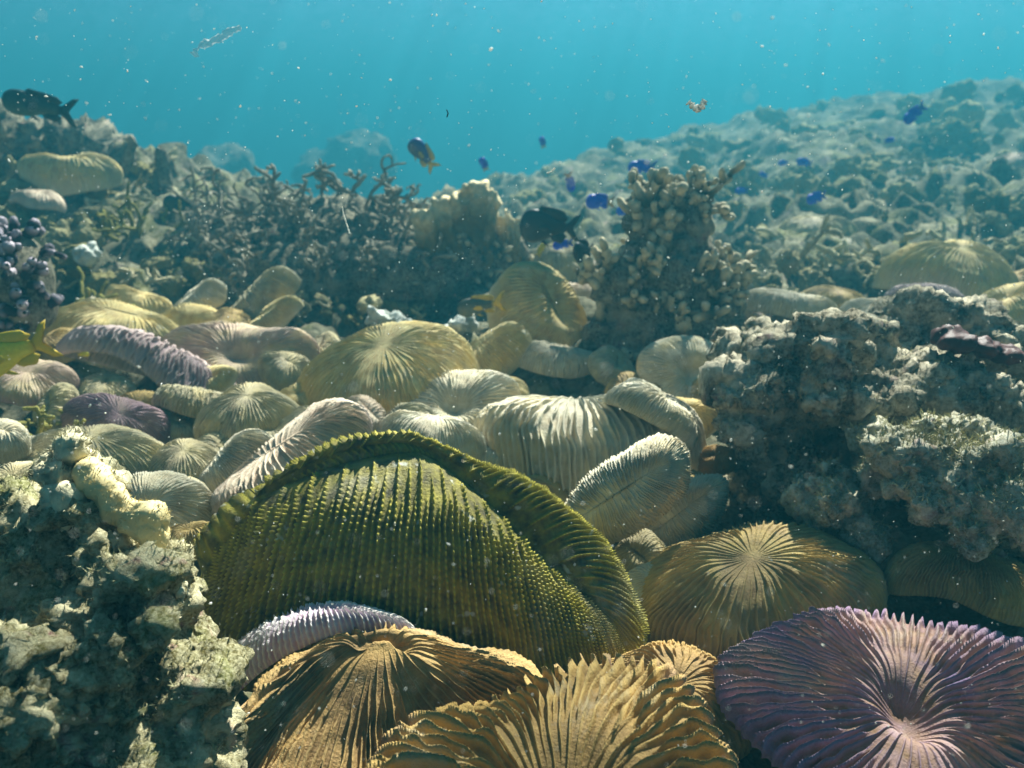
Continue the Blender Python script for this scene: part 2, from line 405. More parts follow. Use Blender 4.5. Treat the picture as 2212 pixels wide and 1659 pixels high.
def ribbed(base, N, K, hs, seed, thick, wav=.25, teeth=.15, tn=26, fat=.5, zin=None, mouth=0.0, mr=.16, order=True, start=1.0):
    """base(t, s) -> points; t = turn 0..1 (array), s = 0 mouth .. 1 rim. Septa of several orders stand on it."""
    rng = np.random.default_rng(seed)
    offs = np.array([0, .20, .34, .5, .66, .80])
    prof = np.array([0, .08, .80, 1, .80, .08]) if fat > .6 else (np.array([0, .05, .45, 1, .45, .05]) if fat > .35 else np.array([0, .02, .2, 1, .2, .02]))
    M = N * 6; k = np.repeat(np.arange(N), 6); f = np.tile(offs, N); h0 = np.tile(prof, N)
    s = np.linspace(0, 1, K) ** .85
    amp = rng.normal(size=(N, 3)) * wav; ph = rng.uniform(0, 6.28, (N, 3))
    S = s[:, None]
    w = np.zeros((K, N))
    glob = rng.uniform(0, 6.28, 3)
    for q, fr in enumerate((1.3, 2.9, 6.0)):
        w += (amp[None, :, q] / (1 + q)) * np.sin(S * 6.28 * fr + ph[None, :, q])
        w += wav * .9 / (1 + q) * np.sin(S * 6.28 * fr + glob[q] + np.arange(N)[None] * 6.28 / N * (3 + 2 * q))
    w *= sstep(.02, .3, S)
    T = ((k + f)[None, :] + w[:, k]) / N
    P = base(T.ravel(), np.repeat(s, M)).reshape(K, M, 3)
    # normals of the base
    ds = np.gradient(P, axis=0)
    dt = np.roll(P, -3, 1) - np.roll(P, 3, 1)
    Nn = np.cross(ds, dt); Nn /= np.linalg.norm(Nn, axis=2)[:, :, None] + 1e-9
    flip = np.sign((Nn[K // 2, :, 2]).mean() + 1e-9) if zin is None else np.sign((Nn[K // 2] * np.asarray(zin)).sum(1).mean())
    Nn *= flip
    Nn[:2] = Nn[2:3]
    r0 = np.where(np.arange(N) % 4 == 0, 0.0, np.where(np.arange(N) % 4 == 2, .16 + .1 * rng.random(N), .34 + .28 * rng.random(N)))
    r0 = r0 * (start if order else .35)
    lvl = rng.uniform(.75, 1.15, N)
    act = sstep(0, 1, (S - r0[None]) / .10) * (sstep(-.02, .07, S)) * lvl[None]
    width = np.linalg.norm(dt, axis=2) / 6 * 6        # spacing of one septum
    tooth = 1 - teeth * (.5 + .5 * np.sin(6.283 * tn * S + rng.uniform(0, 6.28, N)[None])) - teeth * .4 * rng.random((K, N))
    hgt = act[:, k] * h0[None] * np.where(h0 > .4, tooth[:, k], 1)
    capd = np.minimum(hs, width * 1.3)
    fade = 1 - .65 * sstep(.88, 1, S)
    D = hgt * capd * fade
    ext = np.ptp(P.reshape(-1, 3), axis=0).max()
    q_ = P.reshape(-1, 3) / ext
    P = P + Nn * (ext * (.020 * fbm(q_ * 3.2 + seed, 2, seed) + .006 * fbm(q_ * 11, 2, seed + 3))).reshape(K, M, 1) * sstep(.05, .3, S)[:, :, None]
    dip = mouth * np.exp(-(s / mr) ** 2)
    P = P - Nn * dip[:, None, None]
    Q = P + Nn * D[:, :, None]
    # underside
    su = np.array([.985, .9, .7, .45, .2, .02]); Ku = len(su)
    U = base(np.tile(T[-1], Ku), np.repeat(su, M)).reshape(Ku, M, 3)
    iu = np.clip((su ** (1 / .85) * (K - 1)).round().astype(int), 0, K - 1)
    th = thick * np.array([.55, .9, 1, 1, 1, 1])
    U = U - Nn[iu] * (th + dip[iu])[:, None, None] + Nn[iu] * (h0[None] * hs * .25)[:, :, None]
    V = np.vstack([Q.reshape(-1, 3), U.reshape(-1, 3), U[-1].mean(0)[None], Q[0].mean(0)[None]])
    F = gridfaces(K + Ku, M)
    j = np.arange(M); last = (K + Ku - 1) * M
    Ft = np.stack([last + j, np.full(M, len(V) - 2), last + (j + 1) % M], 1)
    Ft2 = np.stack([j, (j + 1) % M, np.full(M, len(V) - 1)], 1)
    ridge = np.concatenate([np.clip(hgt, 0, 1).ravel(), np.tile(h0 * .5, Ku), [0, 0]])
    rad = np.concatenate([np.repeat(s, M), np.repeat(np.full(Ku, 1.0), M), [1, 0]])
    if flip < 0: F = F[:, ::-1]; Ft = Ft[:, ::-1]; Ft2 = Ft2[:, ::-1]
    return V, [F, Ft, Ft2], ridge, rad

def finish_coral(data, m, label, centre, cat='mushroom coral', group='mushroom corals', name='mushroom_coral'):
    V, F, ridge, rad = data
    me = mesh(name, V - centre, F, dict(ridge=ridge, rad=rad))
    return tag(link(name, me, m, loc=centre), label, cat, group)

def coral(label, px, py, w, m, Y=None, zc=.05, ratio=.9, H=.35, tilt=0, roll=0, yaw=0, slit=0, N=80, K=40, hs=None, wav=.25, teeth=.15, tn=22,
          fat=.5, mouth=.12, warps=(), lobes=(), start=1.0, mr=.16, arch=0, bendy=0, thick=.06, seed=0, e=.8, roll_rim=1.08, order=True):
    c = at(px, py, Y) if Y else hit(px, py, zc)
    a = w / 2 * mpp(px, py, c[1]); b = a * ratio; Hm = H * a
    hs = (hs or .055) * a
    if c[1] > .6:
        N = int(N * 1.65); hs *= .66; a *= 1.12; b *= 1.12; tilt *= 1.35; roll *= 1.25
    Rm = np.array(Matrix.Rotation(R(roll), 3, 'Y') @ Matrix.Rotation(R(tilt), 3, 'X') @ Matrix.Rotation(R(yaw), 3, 'Z'))
    lr = np.random.default_rng(seed + 99); lph = lr.uniform(0, 6.28, 4)
    def base(t, s):
        th = t * 2 * np.pi; phi = s * (np.pi / 2) * roll_rim
        r = np.sin(phi); z = Hm * np.sign(np.cos(phi)) * np.abs(np.cos(phi)) ** e
        lob = 1 + .05 * np.sin(2 * th + lph[0]) + .05 * np.sin(3 * th + lph[1]) + .02 * np.sin(5 * th + lph[2])
        for nn, am, pp in lobes: lob = lob + am * np.cos(nn * (th - R(pp)))
        x = a * np.cos(th) * (slit + (1 - slit) * r) * (1 + (lob - 1) * r); y = b * np.sin(th) * r * (1 + (lob - 1) * r)
        z = z + a * r * r * (.025 * np.sin(4 * th + lph[3]) + .07 * np.sin(2 * th + lph[1]) + .045 * np.sin(3 * th + lph[2]))
        for nn, am, pp in warps: z = z + am * a * r * r * np.cos(nn * (th - R(pp)))
        z = z - arch * x * x / a; y = y + bendy * x * x / a
        return np.stack([x, y, z], 1) @ Rm.T + c
    data = ribbed(base, N, K, hs, seed, thick * a, wav, teeth, tn, fat, Rm[:, 2], mouth * a, mr, order=order, start=start)
    return finish_coral(data, m, label, c)

def coral_cols(label, cols, m, N, K, hs, thick, seed, wav=.2, teeth=.2, tn=30, fat=.5, mouth=.01, mr=.1, order=False, zin=None):
    """coral by its three rings: furrow, mid, rim, each a loop of (px, py, distance)."""
    A, Mi, Rr = (np.array([at(*c[q]) for c in cols]) for q in range(3))
    cen = Rr.mean(0)
    def base(t, s):
        a, mm, r = spl(A, t), spl(Mi, t), spl(Rr, t); cc = 2 * mm - .5 * (a + r); q = s[:, None]
        return a * (1 - q) ** 2 + cc * 2 * q * (1 - q) + r * q * q
    data = ribbed(base, N, K, hs, seed, thick, wav, teeth, tn, fat, zin, mouth, mr, order)
    return finish_coral(data, m, label, cen)

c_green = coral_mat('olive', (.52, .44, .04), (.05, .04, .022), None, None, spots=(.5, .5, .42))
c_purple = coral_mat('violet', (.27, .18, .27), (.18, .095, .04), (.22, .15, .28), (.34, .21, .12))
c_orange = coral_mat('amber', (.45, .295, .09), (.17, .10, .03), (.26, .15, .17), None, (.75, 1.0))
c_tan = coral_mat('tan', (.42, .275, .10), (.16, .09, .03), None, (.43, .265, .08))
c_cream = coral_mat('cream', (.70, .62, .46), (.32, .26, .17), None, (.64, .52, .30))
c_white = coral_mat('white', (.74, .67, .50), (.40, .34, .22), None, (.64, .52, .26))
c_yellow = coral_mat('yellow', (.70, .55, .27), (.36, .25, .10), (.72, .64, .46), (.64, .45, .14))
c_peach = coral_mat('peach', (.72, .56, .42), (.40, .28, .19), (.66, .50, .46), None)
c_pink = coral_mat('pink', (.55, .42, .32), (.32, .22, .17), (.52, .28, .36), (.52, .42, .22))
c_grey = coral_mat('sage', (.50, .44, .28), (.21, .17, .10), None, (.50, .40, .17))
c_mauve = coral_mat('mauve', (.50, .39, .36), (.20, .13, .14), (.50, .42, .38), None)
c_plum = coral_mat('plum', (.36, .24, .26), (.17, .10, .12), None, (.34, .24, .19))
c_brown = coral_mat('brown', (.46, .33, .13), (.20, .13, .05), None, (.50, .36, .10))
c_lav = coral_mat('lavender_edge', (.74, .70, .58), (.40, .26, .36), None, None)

# the big olive coral, its furrow along the crest
G = [((455, 1185, .60), (428, 1280, .56), (420, 1420, .555)), ((560, 1070, .62), (500, 1240, .53), (455, 1470, .52)),
     ((690, 1002, .64), (645, 1215, .50), (590, 1500, .49)), ((820, 970, .655), (790, 1220, .485), (740, 1530, .475)),
     ((915, 970, .655), (920, 1235, .48), (900, 1540, .47)), ((1006, 1030, .64), (1040, 1270, .48), (1070, 1540, .475)),
     ((1098, 1112, .62), (1145, 1315, .49), (1190, 1520, .485)), ((1170, 1195, .60), (1232, 1350, .505), (1275, 1490, .50)),
     ((1240, 1258, .58), (1305, 1380, .525), (1335, 1470, .52)), ((1290, 1310, .565), (1352, 1390, .55), (1368, 1440, .55)),
     ((1240, 1258, .58), (1350, 1290, .60), (1385, 1400, .62)), ((1170, 1195, .60), (1292, 1165, .655), (1340, 1300, .68)),
     ((1098, 1112, .62), (1195, 1085, .68), (1250, 1230, .73)), ((1006, 1030, .64), (1092, 1032, .70), (1150, 1180, .76)),
     ((915, 970, .655), (985, 990, .69), (1030, 1150, .76)), ((820, 970, .655), (880, 953, .68), (900, 1110, .76)),
     ((690, 1002, .64), (745, 975, .665), (740, 1110, .74)), ((560, 1070, .62), (590, 1052, .64), (580, 1160, .69))]
G = [tuple((p[0], p[1], .56 + (p[2] * 1.14 - .56) * .38) for p in c) for c in G]
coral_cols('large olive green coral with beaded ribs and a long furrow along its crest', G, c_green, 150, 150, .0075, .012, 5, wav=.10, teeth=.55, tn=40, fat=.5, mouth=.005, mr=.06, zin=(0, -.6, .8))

# tan coral in front of it, ribs running down from its top
T_ = [((770, 1378, .490), (640, 1445, .475), (520, 1560, .43)), ((775, 1384, .488), (610, 1560, .455), (455, 1780, .39)),
      ((795, 1386, .486), (690, 1600, .44), (600, 1900, .365)), ((815, 1386, .486), (800, 1600, .44), (800, 1900, .365)),
      ((830, 1386, .486), (920, 1570, .45), (990, 1760, .40)), ((850, 1386, .488), (1010, 1500, .46), (1150, 1610, .45)),
      ((862, 1384, .492), (1020, 1425, .485), (1175, 1480, .47)), ((850, 1376, .494), (980, 1392, .51), (1120, 1480, .52)),
      ((815, 1372, .496), (830, 1378, .51), (830, 1460, .53)), ((785, 1374, .494), (690, 1405, .50), (640, 1490, .50))]
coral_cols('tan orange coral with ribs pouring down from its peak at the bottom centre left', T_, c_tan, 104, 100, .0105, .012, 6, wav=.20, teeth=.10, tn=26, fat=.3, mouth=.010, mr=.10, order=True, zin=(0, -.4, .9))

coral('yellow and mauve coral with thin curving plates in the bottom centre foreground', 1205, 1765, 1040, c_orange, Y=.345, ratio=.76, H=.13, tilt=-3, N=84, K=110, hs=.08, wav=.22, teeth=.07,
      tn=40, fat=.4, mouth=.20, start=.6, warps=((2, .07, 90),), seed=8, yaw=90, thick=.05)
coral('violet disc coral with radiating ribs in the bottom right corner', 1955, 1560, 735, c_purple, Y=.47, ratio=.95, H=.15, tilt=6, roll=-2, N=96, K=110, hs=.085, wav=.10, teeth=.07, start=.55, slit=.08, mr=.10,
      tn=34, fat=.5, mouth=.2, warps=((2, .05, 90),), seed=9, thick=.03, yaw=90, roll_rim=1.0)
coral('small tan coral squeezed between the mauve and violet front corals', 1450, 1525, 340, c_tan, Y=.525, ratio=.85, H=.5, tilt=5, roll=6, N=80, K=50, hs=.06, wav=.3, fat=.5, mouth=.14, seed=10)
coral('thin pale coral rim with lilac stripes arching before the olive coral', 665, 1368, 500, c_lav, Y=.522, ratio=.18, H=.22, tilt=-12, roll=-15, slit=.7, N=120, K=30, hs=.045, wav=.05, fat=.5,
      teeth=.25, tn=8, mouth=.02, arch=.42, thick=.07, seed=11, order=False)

# the heap behind, near to far
def heap():
    coral('amber brown coral shaded by the dark boulder beside the olive coral', 1625, 1325, 450, c_brown, Y=.67, ratio=.8, H=.75, tilt=6, roll=-6, N=74, K=48, hs=.06, fat=.5, mouth=.07, seed=12)
    coral('pale striped coral leaning up behind the olive coral right shoulder', 1350, 1070, 290, c_cream, Y=.76, ratio=.5, H=.6, tilt=42, roll=-28, yaw=0, slit=.6, N=84, K=34, hs=.085, fat=.5, mouth=.03, seed=13, order=False)
    coral('cream striped coral tucked behind the pale leaning striped coral', 1470, 1120, 210, c_cream, Y=.80, ratio=.55, H=.7, tilt=38, roll=-32, yaw=0, slit=.55, N=60, K=30, hs=.09, seed=14, order=False)
    coral('wide pale coral with hollow dark front in the middle of the heap', 1255, 985, 430, c_cream, Y=.94, ratio=.72, H=.62, tilt=-16, roll=-4, N=74, K=44, hs=.09, warps=((2, .06, 30),), lobes=((3, .08, 100),), thick=.1, seed=15, mouth=.05, roll_rim=1.3, e=.65)
    coral('grey fringed coral lobe right of the hollow pale coral', 1405, 900, 190, c_white, Y=.90, ratio=.8, H=.6, tilt=-6, roll=30, N=70, K=30, hs=.1, warps=((2, .15, 90),), thick=.14, seed=16, roll_rim=1.15)
    coral('cream coral with ribs radiating from a dark mouth mid heap', 985, 900, 250, c_cream, Y=1.05, ratio=.9, H=.4, tilt=22, N=80, K=36, hs=.06, mouth=.28, seed=17)
    coral('smooth pale coral curving up right behind the olive coral', 925, 975, 215, c_cream, Y=.86, ratio=.6, H=.75, tilt=-6, roll=8, N=86, K=30, hs=.04, mouth=.03, seed=18, slit=.3)
    coral('small white fringed coral edge beside the smooth pale coral', 1045, 985, 130, c_white, Y=.88, ratio=.6, H=.55, tilt=10, roll=28, N=44, K=26, hs=.11, slit=.4, seed=19, thick=.1)
    coral('big golden brown domed coral at the centre of the heap', 850, 850, 340, c_yellow, Y=1.16, ratio=.9, H=.78, tilt=12, roll=-4, N=96, K=40, hs=.05, mouth=.05, seed=20)
    coral('long peach coral sloping behind the left shoulder of the olive coral', 630, 1020, 350, c_peach, Y=.82, ratio=.55, H=.42, tilt=8, roll=-24, yaw=10, slit=.4, N=96, K=34, hs=.07, mouth=.03, warps=((2, .12, 60),), seed=21, thick=.1)
    coral('upright striped cream coral rim left of the peach coral', 530, 1030, 180, c_cream, Y=.88, ratio=.6, H=.85, tilt=8, roll=-34, yaw=20, slit=.4, N=64, K=32, hs=.1, mouth=.02, seed=22, order=False)
    coral('small cream brown coral above the peach coral', 790, 905, 105, c_peach, Y=1.0, ratio=.7, H=.7, tilt=20, roll=20, yaw=-30, slit=.4, N=40, K=26, hs=.1, seed=23)
    coral('small yellow coral left of the golden dome', 655, 870, 120, c_yellow, Y=1.12, ratio=.8, H=.6, tilt=15, roll=-10, N=48, K=24, hs=.06, seed=24)
    coral('dull yellow coral peeping out behind the golden dome', 715, 825, 110, c_brown, Y=1.3, ratio=.8, H=.7, tilt=10, N=48, K=24, hs=.05, seed=25)
    coral('drab sage domed coral in shade left of centre', 545, 920, 200, c_grey, Y=1.02, ratio=.85, H=.8, tilt=8, N=72, K=30, hs=.05, mouth=.04, seed=26)
    coral('drab sage coral below the golden dome', 680, 945, 170, c_grey, Y=1.0, ratio=.85, H=.75, tilt=5, N=72, K=30, hs=.05, mouth=.04, seed=27)
    coral('sage coral rim with hanging pale stripes near the plum coral', 420, 880, 150, c_grey, Y=1.08, ratio=.5, H=.6, tilt=-12, roll=10, slit=.5, N=40, K=24, hs=.11, thick=.15, arch=.15, seed=28, order=False)
    coral('short sage coral between the plum coral and the striped rim', 360, 930, 110, c_grey, Y=1.06, ratio=.7, H=.7, tilt=8, roll=22, N=44, K=24, hs=.06, slit=.4, seed=29)
    coral('plum coloured coral standing on edge on the left', 250, 930, 185, c_plum, Y=1.02, ratio=.75, H=.75, tilt=20, roll=22, yaw=20, N=70, K=32, hs=.05, mouth=.03, seed=30)
    coral('wide grey green domed coral above the bottom left rock', 205, 1010, 290, c_grey, Y=.90, ratio=.7, H=.55, tilt=4, roll=4, N=96, K=34, hs=.035, mouth=.03, seed=31)
    coral('grey brown coral right of the wide grey green dome', 400, 1030, 170, c_grey, Y=.90, ratio=.8, H=.85, tilt=8, roll=6, N=70, K=30, hs=.05, mouth=.03, seed=32)
    coral('tan coral with fanned ribs behind the bottom left rock crest', 320, 1120, 225, c_cream, Y=.75, ratio=.85, H=.62, tilt=24, roll=10, N=76, K=36, hs=.06, mouth=.22, seed=33)
    coral('pale green coral cut by the left photo edge', 0, 960, 110, c_cream, Y=.85, ratio=.8, H=1.0, tilt=15, roll=14, N=44, K=28, hs=.07, slit=.3, seed=34)
    coral('dusty coral behind the top of the bottom left rock', 40, 1060, 170, c_grey, Y=.72, ratio=.8, H=.6, tilt=5, N=60, K=26, hs=.05, seed=35)
    coral('pink edged coral with a pale knot at its mouth left of centre', 520, 790, 270, c_pink, Y=1.34, ratio=.85, H=.42, tilt=26, roll=6, N=92, K=38, hs=.055, mouth=.24, warps=((2, .16, 20),), lobes=((2, .10, 0),), seed=36)
    coral('long mauve coral rim with white stripes over a dark hollow', 335, 800, 350, c_mauve, Y=1.24, ratio=.40, H=.36, tilt=-16, roll=20, slit=.6, N=62, K=24, hs=.10, arch=.22, thick=.12, seed=37, order=False, mouth=.02)
    coral('wide smooth yellow coral lying behind the mauve rim', 260, 735, 260, c_yellow, Y=1.42, ratio=.7, H=.55, tilt=6, roll=12, N=90, K=34, hs=.03, slit=.3, mouth=.03, seed=38)
    coral('dull sage coral slope under the left end of the mauve rim', 130, 770, 120, c_brown, Y=1.32, ratio=.9, H=.9, tilt=6, roll=-16, N=60, K=28, hs=.04, seed=39)
    coral('yellow brown coral with fanned ribs above the pink edged coral', 415, 725, 165, c_yellow, Y=1.52, ratio=.9, H=.5, tilt=20, N=70, K=30, hs=.06, mouth=.25, seed=40)
    coral('small two lobed yellow coral at the back left of the heap', 305, 665, 130, c_yellow, Y=1.66, ratio=.6, H=.55, roll=12, N=50, K=24, hs=.05, warps=((2, .2, 0),), seed=41)
    coral('small bright pale coral standing up at the back of the heap', 440, 660, 115, c_white, Y=1.62, ratio=.6, H=.7, tilt=12, roll=-28, slit=.4, N=48, K=26, hs=.07, seed=42, order=False)
    coral('long ridged drab coral leaning against the branch thicket', 565, 675, 190, c_grey, Y=1.64, ratio=.5, H=.6, tilt=8, roll=-32, slit=.5, N=70, K=26, hs=.05, seed=43)
    coral('narrow yellow ribbed coral below the long drab coral', 590, 700, 140, c_yellow, Y=1.56, ratio=.4, H=.5, tilt=10, roll=-28, slit=.6, N=60, K=24, hs=.06, seed=44, order=False)
    coral('tall bright yellow and white coral at the back centre', 1155, 690, 225, c_yellow, Y=1.50, ratio=.8, H=.85, tilt=30, roll=28, yaw=-40, slit=.35, N=90, K=38, hs=.05, mouth=.14, seed=45)
    coral('golden ribbed coral leaning right in front of the tall bright coral', 1065, 785, 175, c_yellow, Y=1.34, ratio=.6, H=.7, tilt=18, roll=-24, yaw=15, slit=.4, N=64, K=32, hs=.09, mouth=.03, seed=46, order=False)
    coral('low striped cream coral below the tall bright coral', 1200, 790, 165, c_cream, Y=1.34, ratio=.6, H=.55, tilt=-4, roll=8, slit=.5, N=60, K=28, hs=.07, mouth=.02, thick=.1, seed=47, order=False)
    coral('small round cream coral between the golden ribbed and hollow corals', 1085, 855, 110, c_yellow, Y=1.2, ratio=.8, H=.6, tilt=5, N=48, K=24, hs=.05, seed=48)
    coral('grey coral dome behind the black surgeonfish', 1210, 585, 130, c_grey, Y=2.0, ratio=.8, H=.9, tilt=4, N=60, K=26, hs=.04, seed=49)
    coral('peach coral half hidden by the knobbly pillar coral', 1225, 645, 105, c_peach, Y=1.62, ratio=.8, H=.6, tilt=10, N=48, K=24, hs=.05, seed=50)
    coral('white fan ribbed coral beside the dark boulder', 1480, 815, 190, c_white, Y=1.16, ratio=.9, H=.45, tilt=40, roll=16, N=84, K=36, hs=.05, mouth=.22, seed=51)
    coral('smooth yellow coral behind the white fan ribbed coral', 1560, 800, 130, c_yellow, Y=1.3, ratio=.7, H=.6, N=60, K=24, hs=.03, seed=52)
    coral('yellow coral below the white fan ribbed coral', 1480, 910, 120, c_yellow, Y=1.0, ratio=.8, H=.8, tilt=25, N=52, K=26, hs=.06, seed=53)
    coral('orange ribbed coral at the foot of the dark boulder', 1545, 1000, 85, c_tan, Y=.9, ratio=.7, H=.9, tilt=25, roll=-10, N=40, K=26, hs=.09, slit=.4, seed=54, order=False)
    coral('plain cream coral between the brown coral and the olive coral', 1420, 1290, 150, c_cream, Y=.68, ratio=.8, H=.8, tilt=15, N=52, K=28, hs=.05, seed=55)
    coral('striped brown coral behind the violet coral at the right edge', 2085, 1275, 280, c_brown, Y=.66, ratio=.62, H=.6, tilt=-4, roll=8, slit=.45, N=70, K=36, hs=.08, mouth=.02, teeth=.3, seed=56, order=False, thick=.1)
    coral('long pale coral lying left of the right hand boulder top', 1700, 675, 185, c_cream, Y=1.52, ratio=.5, H=.5, tilt=0, roll=8, slit=.5, N=70, K=24, hs=.045, seed=57, order=False)
    coral('mossy yellow coral behind the long pale coral', 1800, 655, 130, c_brown, Y=1.72, ratio=.8, H=.55, roll=6, N=56, K=24, hs=.04, seed=58)
    coral('large pale yellow domed coral on the right slope', 2045, 620, 265, c_yellow, Y=1.82, ratio=.85, H=.72, tilt=6, roll=6, N=90, K=36, hs=.04, mouth=.03, warps=((2, .1, 40),), seed=59)
    coral('mauve arched coral rim before the large pale yellow dome', 2000, 655, 185, c_mauve, Y=1.62, ratio=.45, H=.45, tilt=-12, roll=8, slit=.5, N=64, K=24, hs=.06, arch=.3, thick=.12, seed=60, order=False)
    coral('flat pale coral behind the right hand boulder top', 1930, 690, 210, c_cream, Y=1.48, ratio=.7, H=.35, N=80, K=24, hs=.03, seed=61)
    coral('yellow coral cut by the right photo edge', 2190, 680, 190, c_yellow, Y=1.5, ratio=.7, H=.6, tilt=4, roll=-24, N=70, K=26, hs=.035, seed=62)
    coral('golden coral behind the one cut by the right photo edge', 2200, 620, 110, c_brown, Y=1.78, ratio=.7, H=.6, roll=-14, N=56, K=24, hs=.04, seed=63)
    coral('striped arched coral behind the maroon sponge', 2080, 715, 230, c_cream, Y=1.24, ratio=.38, H=.36, tilt=-8, roll=10, slit=.65, N=66, K=22, hs=.07, arch=.22, thick=.1, seed=64, order=False)
    coral('grey brown hump of coral on the far right slope', 1755, 520, 150, c_grey, zc=.03, ratio=.8, H=.72, N=70, K=26, hs=.035, seed=65)
    coral('small whitish coral beside the grey brown hump', 1830, 540, 75, c_white, zc=.03, ratio=.8, H=.7, roll=10, N=40, K=22, hs=.06, seed=66)
    coral('pale coral gleaming alone far up the right slope', 1848, 332, 82, c_white, zc=.05, ratio=.7, H=.5, N=40, K=20, hs=.05, seed=67)
    coral('brownish coral on the right slope at the photo edge', 2190, 365, 110, c_pink, zc=.05, ratio=.8, H=.6, roll=-10, N=50, K=22, hs=.05, seed=68)
    coral('pale yellow two lobed coral on the upper left slope', 155, 392, 150, c_yellow, Y=2.35, ratio=.7, H=.8, tilt=3, roll=2, N=46, K=32, hs=.05, mouth=.3, slit=.1, warps=((2, .14, 0),), lobes=((2, .22, 0),), seed=69)
    coral('dusty pink coral below the two lobed yellow coral', 85, 440, 100, c_peach, Y=2.15, ratio=.7, H=.6, roll=8, N=44, K=22, hs=.05, seed=70)
    coral('brown coral below the yellow fish at the left edge', 60, 830, 170, c_pink, Y=1.12, ratio=.8, H=.5, tilt=6, roll=14, N=60, K=26, hs=.05, seed=71)
    FIL = [(1130, 1010, 150, c_grey, .92), (1180, 1090, 130, c_brown, .83), (1440, 990, 130, c_cream, .93), (600, 960, 130, c_grey, .98), (470, 985, 120, c_grey, .96), (690, 1000, 110, c_brown, .93),
           (740, 960, 130, c_cream, .98), (870, 945, 150, c_grey, .98), (1060, 905, 120, c_cream, 1.08), (620, 905, 110, c_brown, 1.1), (470, 900, 110, c_grey, 1.1), (300, 885, 100, c_brown, 1.14),
           (230, 850, 130, c_grey, 1.16), (130, 890, 120, c_grey, 1.05), (110, 985, 140, c_cream, .92), (460, 830, 110, c_yellow, 1.24), (620, 810, 110, c_grey, 1.3), (960, 800, 110, c_grey, 1.3),
           (1320, 800, 110, c_grey, 1.28), (1370, 850, 110, c_brown, 1.14), (700, 760, 110, c_grey, 1.4), (950, 760, 100, c_brown, 1.42), (210, 700, 120, c_cream, 1.56), (500, 705, 110, c_brown, 1.55),
           (90, 720, 110, c_grey, 1.5), (1540, 860, 110, c_brown, 1.12), (1500, 1060, 120, c_brown, .84), (420, 1180, 130, c_brown, .68), (400, 1100, 120, c_grey, .8), (1390, 1210, 120, c_grey, .74)]
    for k, (px, py, w, m, Y) in enumerate(FIL):
        rr = np.random.default_rng(700 + k)
        o = coral('x', px, py, w, m, Y=Y, ratio=rr.uniform(.6, .95), H=rr.uniform(.45, .85), tilt=rr.uniform(-6, 26), roll=rr.uniform(-28, 28), yaw=rr.uniform(0, 180), slit=rr.choice([0, .3, .5]), N=46, K=26, hs=.07, mouth=rr.uniform(.03, .2), seed=120 + k)
        o['label'] = 'small dull coral wedged into a gap of the coral heap'; o['group'] = 'small corals filling the heap'
heap()

# ------------------------------------------------------------------ branching corals, knobs, weeds
def grow(p, d, L, r, rng, depth, out, up=.25, wob=.35, seg=6, fork=.75, taper=.75):
    pts = [np.array(p, float)]; d = np.array(d, float) / np.linalg.norm(d)
    for q in range(seg):
        d = d + rng.normal(size=3) * wob / seg ** .5 + np.array([0, 0, up / seg]); d /= np.linalg.norm(d)
        pts.append(pts[-1] + d * L / seg)
        if depth > 0 and q >= 1 and rng.random() < fork / 2:
            e = d + rng.normal(size=3) * .9; grow(pts[-1], e, L * rng.uniform(.4, .75), r * .85, rng, depth - 1, out, up, wob, seg - 1, fork, taper)
    rad = np.linspace(r, r * taper, len(pts)) * rng.uniform(.88, 1.12, len(pts))
    out.append((np.array(pts), rad))
def tubes_mesh(name, tubes, n=7, rough=0, seed=0):
    parts, tip = [], []
    for pts, rad in tubes:
        v, f = tube(pts, rad, n); parts.append((v, f)); k = len(v) // n
        tip.append(np.repeat(np.linspace(0, 1, k), n))
    V, F = merge(parts)
    if rough:
        N = vnormals(V, F); V = V + N * (rough * fbm(V * 90, 2, seed))[:, None]
    return mesh(name, V, F, dict(tip=np.concatenate(tip)))
def tip_mat(name, stem, tip, a=.35, b=.9):
    m, n, l, bs = mat(name, .85, .1)
    col = mix(n, l, ramp(n, l, attr(n, 'tip'), [(a, 0.0), (b, 1.0)]), stem, tip)
    col = mix(n, l, ramp(n, l, nz(n, l, 60, 4, .7), [(.35, 0.0), (.7, .5)]), col, tuple(c * .45 for c in stem))
    l.new(col, bs.inputs['Base Color']); bump(n, l, bs, nz(n, l, 260, 3), .7, .003); return m

M_STAG = tip_mat('staghorn', (.24, .21, .15), (.46, .41, .30))
M_KNOB = tip_mat('knobby_coral', (.07, .065, .035), (.64, .55, .36), .15, .65)
M_WEED = tip_mat('yellow_weed', (.22, .20, .05), (.50, .44, .12))
M_FAN = tip_mat('plate_coral', (.20, .15, .06), (.78, .64, .38), .6, .9)
M_BUB = tip_mat('bubble_coral', (.03, .025, .035), (.60, .52, .58), .45, .95)

